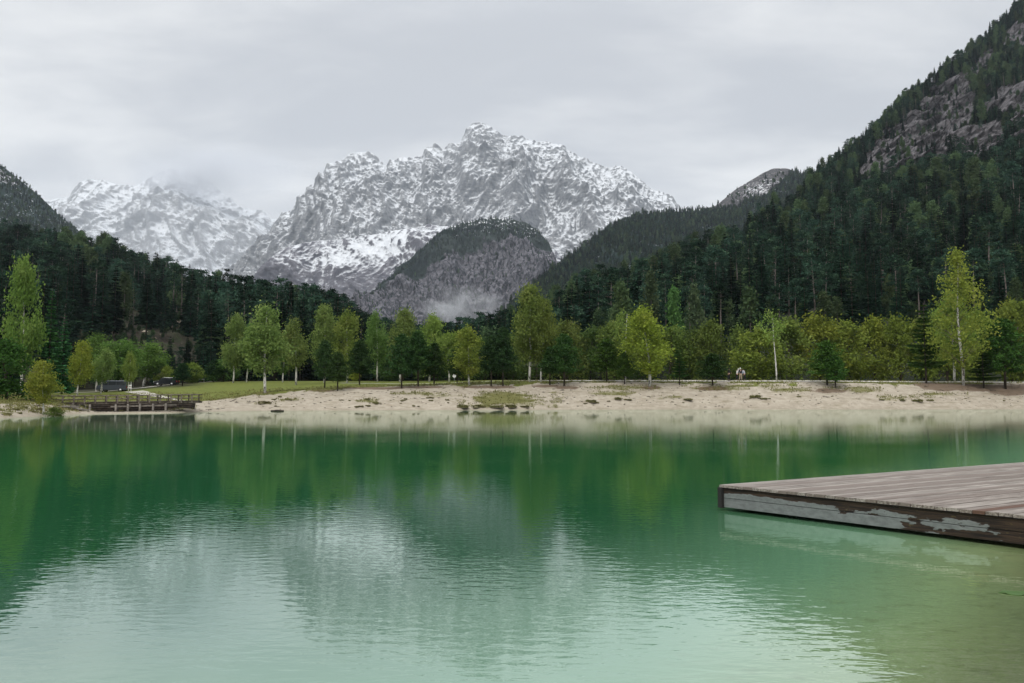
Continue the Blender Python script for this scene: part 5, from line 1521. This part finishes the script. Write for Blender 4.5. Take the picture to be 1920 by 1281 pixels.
person(spot(1381.5, 106.0), PI / 2 + .3, 1.72, .35, [((.04, -.1, -.26), (-.02, -.24, -.06)), ((.04, -.08, -.27), (-.02, -.25, -.02))], [((0, -.02), (0, .03)), ((0, .03), (0, .06))],
       dict(top=c_w, leg=c_b, shoe=c_b, hat=c_w), True, 'person in a white jacket and white hat leaning left with an arm out', )
person(spot(1388.5, 104.6), PI + .1, 1.80, .12, [((.05, -.05, -.27), (-.06, -.2, -.12)), ((.05, -.05, -.27), (-.06, -.2, -.12))], [((-.02, 0), (-.04, .02)), ((.03, 0), (.11, .02))],
       dict(top=c_n, leg=c_k, shoe=c_b, hat=c_hw), True, 'person in a navy jacket, khaki trousers and white cap seen from behind')
person(spot(1396.0, 105.4), PI + .7, 1.70, .4, [((.06, -.02, -.28), (0, -.1, -.24)), ((.06, -.02, -.28), (0, -.1, -.24))], [((0, -.02), (0, .03)), ((0, .02), (.03, .05))],
       dict(top=c_g, leg=c_b, shoe=c_b, hat=c_hair), False, 'person in a pale grey-blue jacket bending forward at the right of the group')

# floating leaf patch near the right edge
p = onplane(1903, 1112, .004)
m_weed = plain('green_leaf', (.05, .12, .015), .5, vary=.4)
th = np.linspace(0, 2 * PI, 28, endpoint=False)
mb = MB()
rad_ = 1 + .12 * np.sin(3 * th) + .08 * np.sin(7 * th)
ring = [(.13 * math.cos(t) * q, .075 * math.sin(t) * q, .004 + .004 * math.sin(4 * t)) for t, q in zip(th, rad_)]
low = [(x, y, z - .006) for x, y, z in ring]
mb.add(ring + low, [tuple(range(28)), tuple(range(28, 56))[::-1]] + [(i, 28 + i, 28 + (i + 1) % 28, (i + 1) % 28) for i in range(28)])
lf = mb.build('floating_leaf', m_weed); lf.location = p
tag(lf, 'single green leaf floating on the shallow water at the right edge', 'leaf')

# ------------------------------------------------------------------ air: haze, mist, cap cloud
def box_obj(name, lo, hi):
    lo, hi = Vector(lo), Vector(hi)
    o = MB().box((0, 0, 0), (hi - lo)).build(name); o.location = (lo + hi) / 2; return o
hz = box_obj('haze', (-9500, -110, -9.0), (9500, 7600, 2150))
b = NT('haze_air')
pv = b.n('ShaderNodeVolumePrincipled'); pv.inputs['Color'].default_value = (.76, .86, .98, 1); pv.inputs['Density'].default_value = HAZE = .000042; pv.inputs['Anisotropy'].default_value = .15
b.lk(pv.outputs[0], b.out.inputs['Volume']); hz.data.materials.append(b.m)
tag(hz, 'thin bluish haze filling the valley', 'haze', kind='stuff')
def mist(name, c, size, dens, label, nscale, lo, seed, tint=(.93, .95, .97)):
    V, f = lump(seed, size[0] / 2, size[1] / 2, size[2] / 2, 24)
    th = np.linspace(0, 2 * PI, 24, endpoint=False); ph = np.linspace(-PI / 2, PI / 2, 13)
    TH, PH = np.meshgrid(th, ph)
    V = np.stack([np.cos(TH) * np.cos(PH) * size[0] / 2, np.sin(TH) * np.cos(PH) * size[1] / 2, np.sin(PH) * size[2] / 2], -1).reshape(-1, 3)
    f = np.array([(i * 24 + j, i * 24 + (j + 1) % 24, (i + 1) * 24 + (j + 1) % 24, (i + 1) * 24 + j) for i in range(12) for j in range(24)])
    o = link(name, mesh_np(name, V, f)); o.location = c
    b = NT(name + '_air'); oc = b.obj()
    nv = b.mapping(oc, tuple(2 / s for s in size))
    ln = b.n('ShaderNodeVectorMath', operation='LENGTH'); b.lk(nv, ln.inputs[0])
    fall = b.ss(ln.outputs['Value'], .15, 1.0, 1, 0)
    n = b.noise(b.mapping(oc, (nscale, nscale, nscale * 1.4)), 1.0, 3, .5, .2)
    dn = b.math('MULTIPLY', b.math('MULTIPLY', b.ss(n, lo, lo + .35), fall), dens)
    pv = b.n('ShaderNodeVolumePrincipled'); pv.inputs['Color'].default_value = (*tint, 1); b.lk(dn, pv.inputs['Density'])
    b.lk(pv.outputs[0], b.out.inputs['Volume']); o.data.materials.append(b.m)
    return tag(o, label, 'mist', kind='stuff')
mist('mist', P(858, 573, 2150), (330, 120, 150), .02, 'wisp of white mist at the foot of the knoll cliff', .014, .36, 5)
mist('mist', P(395, 325, 5900), (1750, 700, 560), .0075, 'grey cloud hiding the top of the distant left mountain', .0022, .30, 6, (.80, .82, .86))  # a cap cloud round the peak, carrying the mist volumes' name

mist('mist', P(330, 470, 5000), (3600, 700, 2100), .0006, 'thin pale veil of mist in front of the distant left mountain', .0012, .1, 8, (.88, .90, .93))

# ------------------------------------------------------------------ sky, sun, camera
sc = bpy.context.scene
w = bpy.data.worlds.new('World'); sc.world = w; w.use_nodes = True
t = w.node_tree; t.nodes.clear()
class WN(NT):
    def __init__(s, t): s.t = t
b = WN(t)
SUN_EL, SUN_AZ = math.radians(52), math.radians(205)      # azimuth clockwise from +Y: behind the camera, a little left
sky = b.n('ShaderNodeTexSky', sky_type='NISHITA', sun_disc=False, sun_elevation=SUN_EL, sun_rotation=SUN_AZ, altitude=800, air_density=1.2, dust_density=3.0)
g_ = b.n('ShaderNodeTexCoord').outputs['Generated']
s3 = b.n('ShaderNodeSeparateXYZ'); b.lk(g_, s3.inputs[0])
zc = b.math('MAXIMUM', s3.outputs[2], 0.0)
den = b.math('ADD', zc, .22)
cx = b.n('ShaderNodeCombineXYZ'); b.set(cx, 0, b.math('DIVIDE', s3.outputs[0], den)); b.set(cx, 1, b.math('DIVIDE', s3.outputs[1], den))
n1 = b.noise(b.mapping(cx.outputs[0], (.8, 1.3, 1), (0, 0, .3), (3.1, 1.7, 0)), 1.0, 5, .5, .3)
n2 = b.noise(b.mapping(cx.outputs[0], (2.0, 3.6, 1), (0, 0, .25)), 1.0, 5, .55, .3)
cl = b.math('ADD', b.math('MULTIPLY', n1, .6), b.math('MULTIPLY', n2, .4))
ccol = b.mix(b.ss(cl, .36, .62), (.585, .605, .64), (.90, .905, .905))
# overcast: brighter overhead than near the horizon
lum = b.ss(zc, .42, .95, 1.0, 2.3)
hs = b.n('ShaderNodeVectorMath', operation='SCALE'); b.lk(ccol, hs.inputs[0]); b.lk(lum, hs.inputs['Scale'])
bg1 = b.n('ShaderNodeBackground'); b.lk(sky.outputs[0], bg1.inputs[0]); bg1.inputs[1].default_value = .06
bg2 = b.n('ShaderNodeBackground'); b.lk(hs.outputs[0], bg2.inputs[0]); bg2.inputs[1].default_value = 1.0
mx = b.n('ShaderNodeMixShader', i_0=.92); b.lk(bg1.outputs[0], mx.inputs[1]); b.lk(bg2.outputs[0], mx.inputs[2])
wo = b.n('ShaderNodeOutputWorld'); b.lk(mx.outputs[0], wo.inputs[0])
try: w.cycles.sampling_method = 'AUTOMATIC'
except Exception: pass
sl = bpy.data.lights.new('sun', 'SUN'); sl.energy = 1.4; sl.angle = math.radians(20); sl.color = (1, .96, .9)
so = bpy.data.objects.new('sun', sl); C.objects.link(so)
dv = Vector((math.sin(SUN_AZ) * math.cos(SUN_EL), math.cos(SUN_AZ) * math.cos(SUN_EL), math.sin(SUN_EL)))
so.rotation_euler = dv.to_track_quat('Z', 'Y').to_euler(); so.location = (0, -40, 60)

cam = bpy.data.cameras.new('camera'); cam.sensor_width = 36; cam.lens = 36 * F / 1920; cam.clip_start = .1; cam.clip_end = 30000
co = bpy.data.objects.new('camera', cam); C.objects.link(co); co.location = (0, 0, EYE); co.rotation_euler = (PI / 2 + TILT, 0, 0)
sc.camera = co
sc.view_settings.view_transform = 'Standard'; sc.view_settings.look = 'None'; sc.view_settings.exposure = .12; sc.view_settings.gamma = 1
cy = sc.cycles
cy.max_bounces = 6; cy.diffuse_bounces = 2; cy.glossy_bounces = 3; cy.transmission_bounces = 2; cy.transparent_max_bounces = 8; cy.volume_bounces = 2
cy.use_denoising = True
try: cy.denoiser = 'OPENIMAGEDENOISE'; cy.denoising_input_passes = 'RGB_ALBEDO_NORMAL'; cy.denoising_prefilter = 'ACCURATE'
except Exception: pass
cy.caustics_reflective = False; cy.caustics_refractive = False
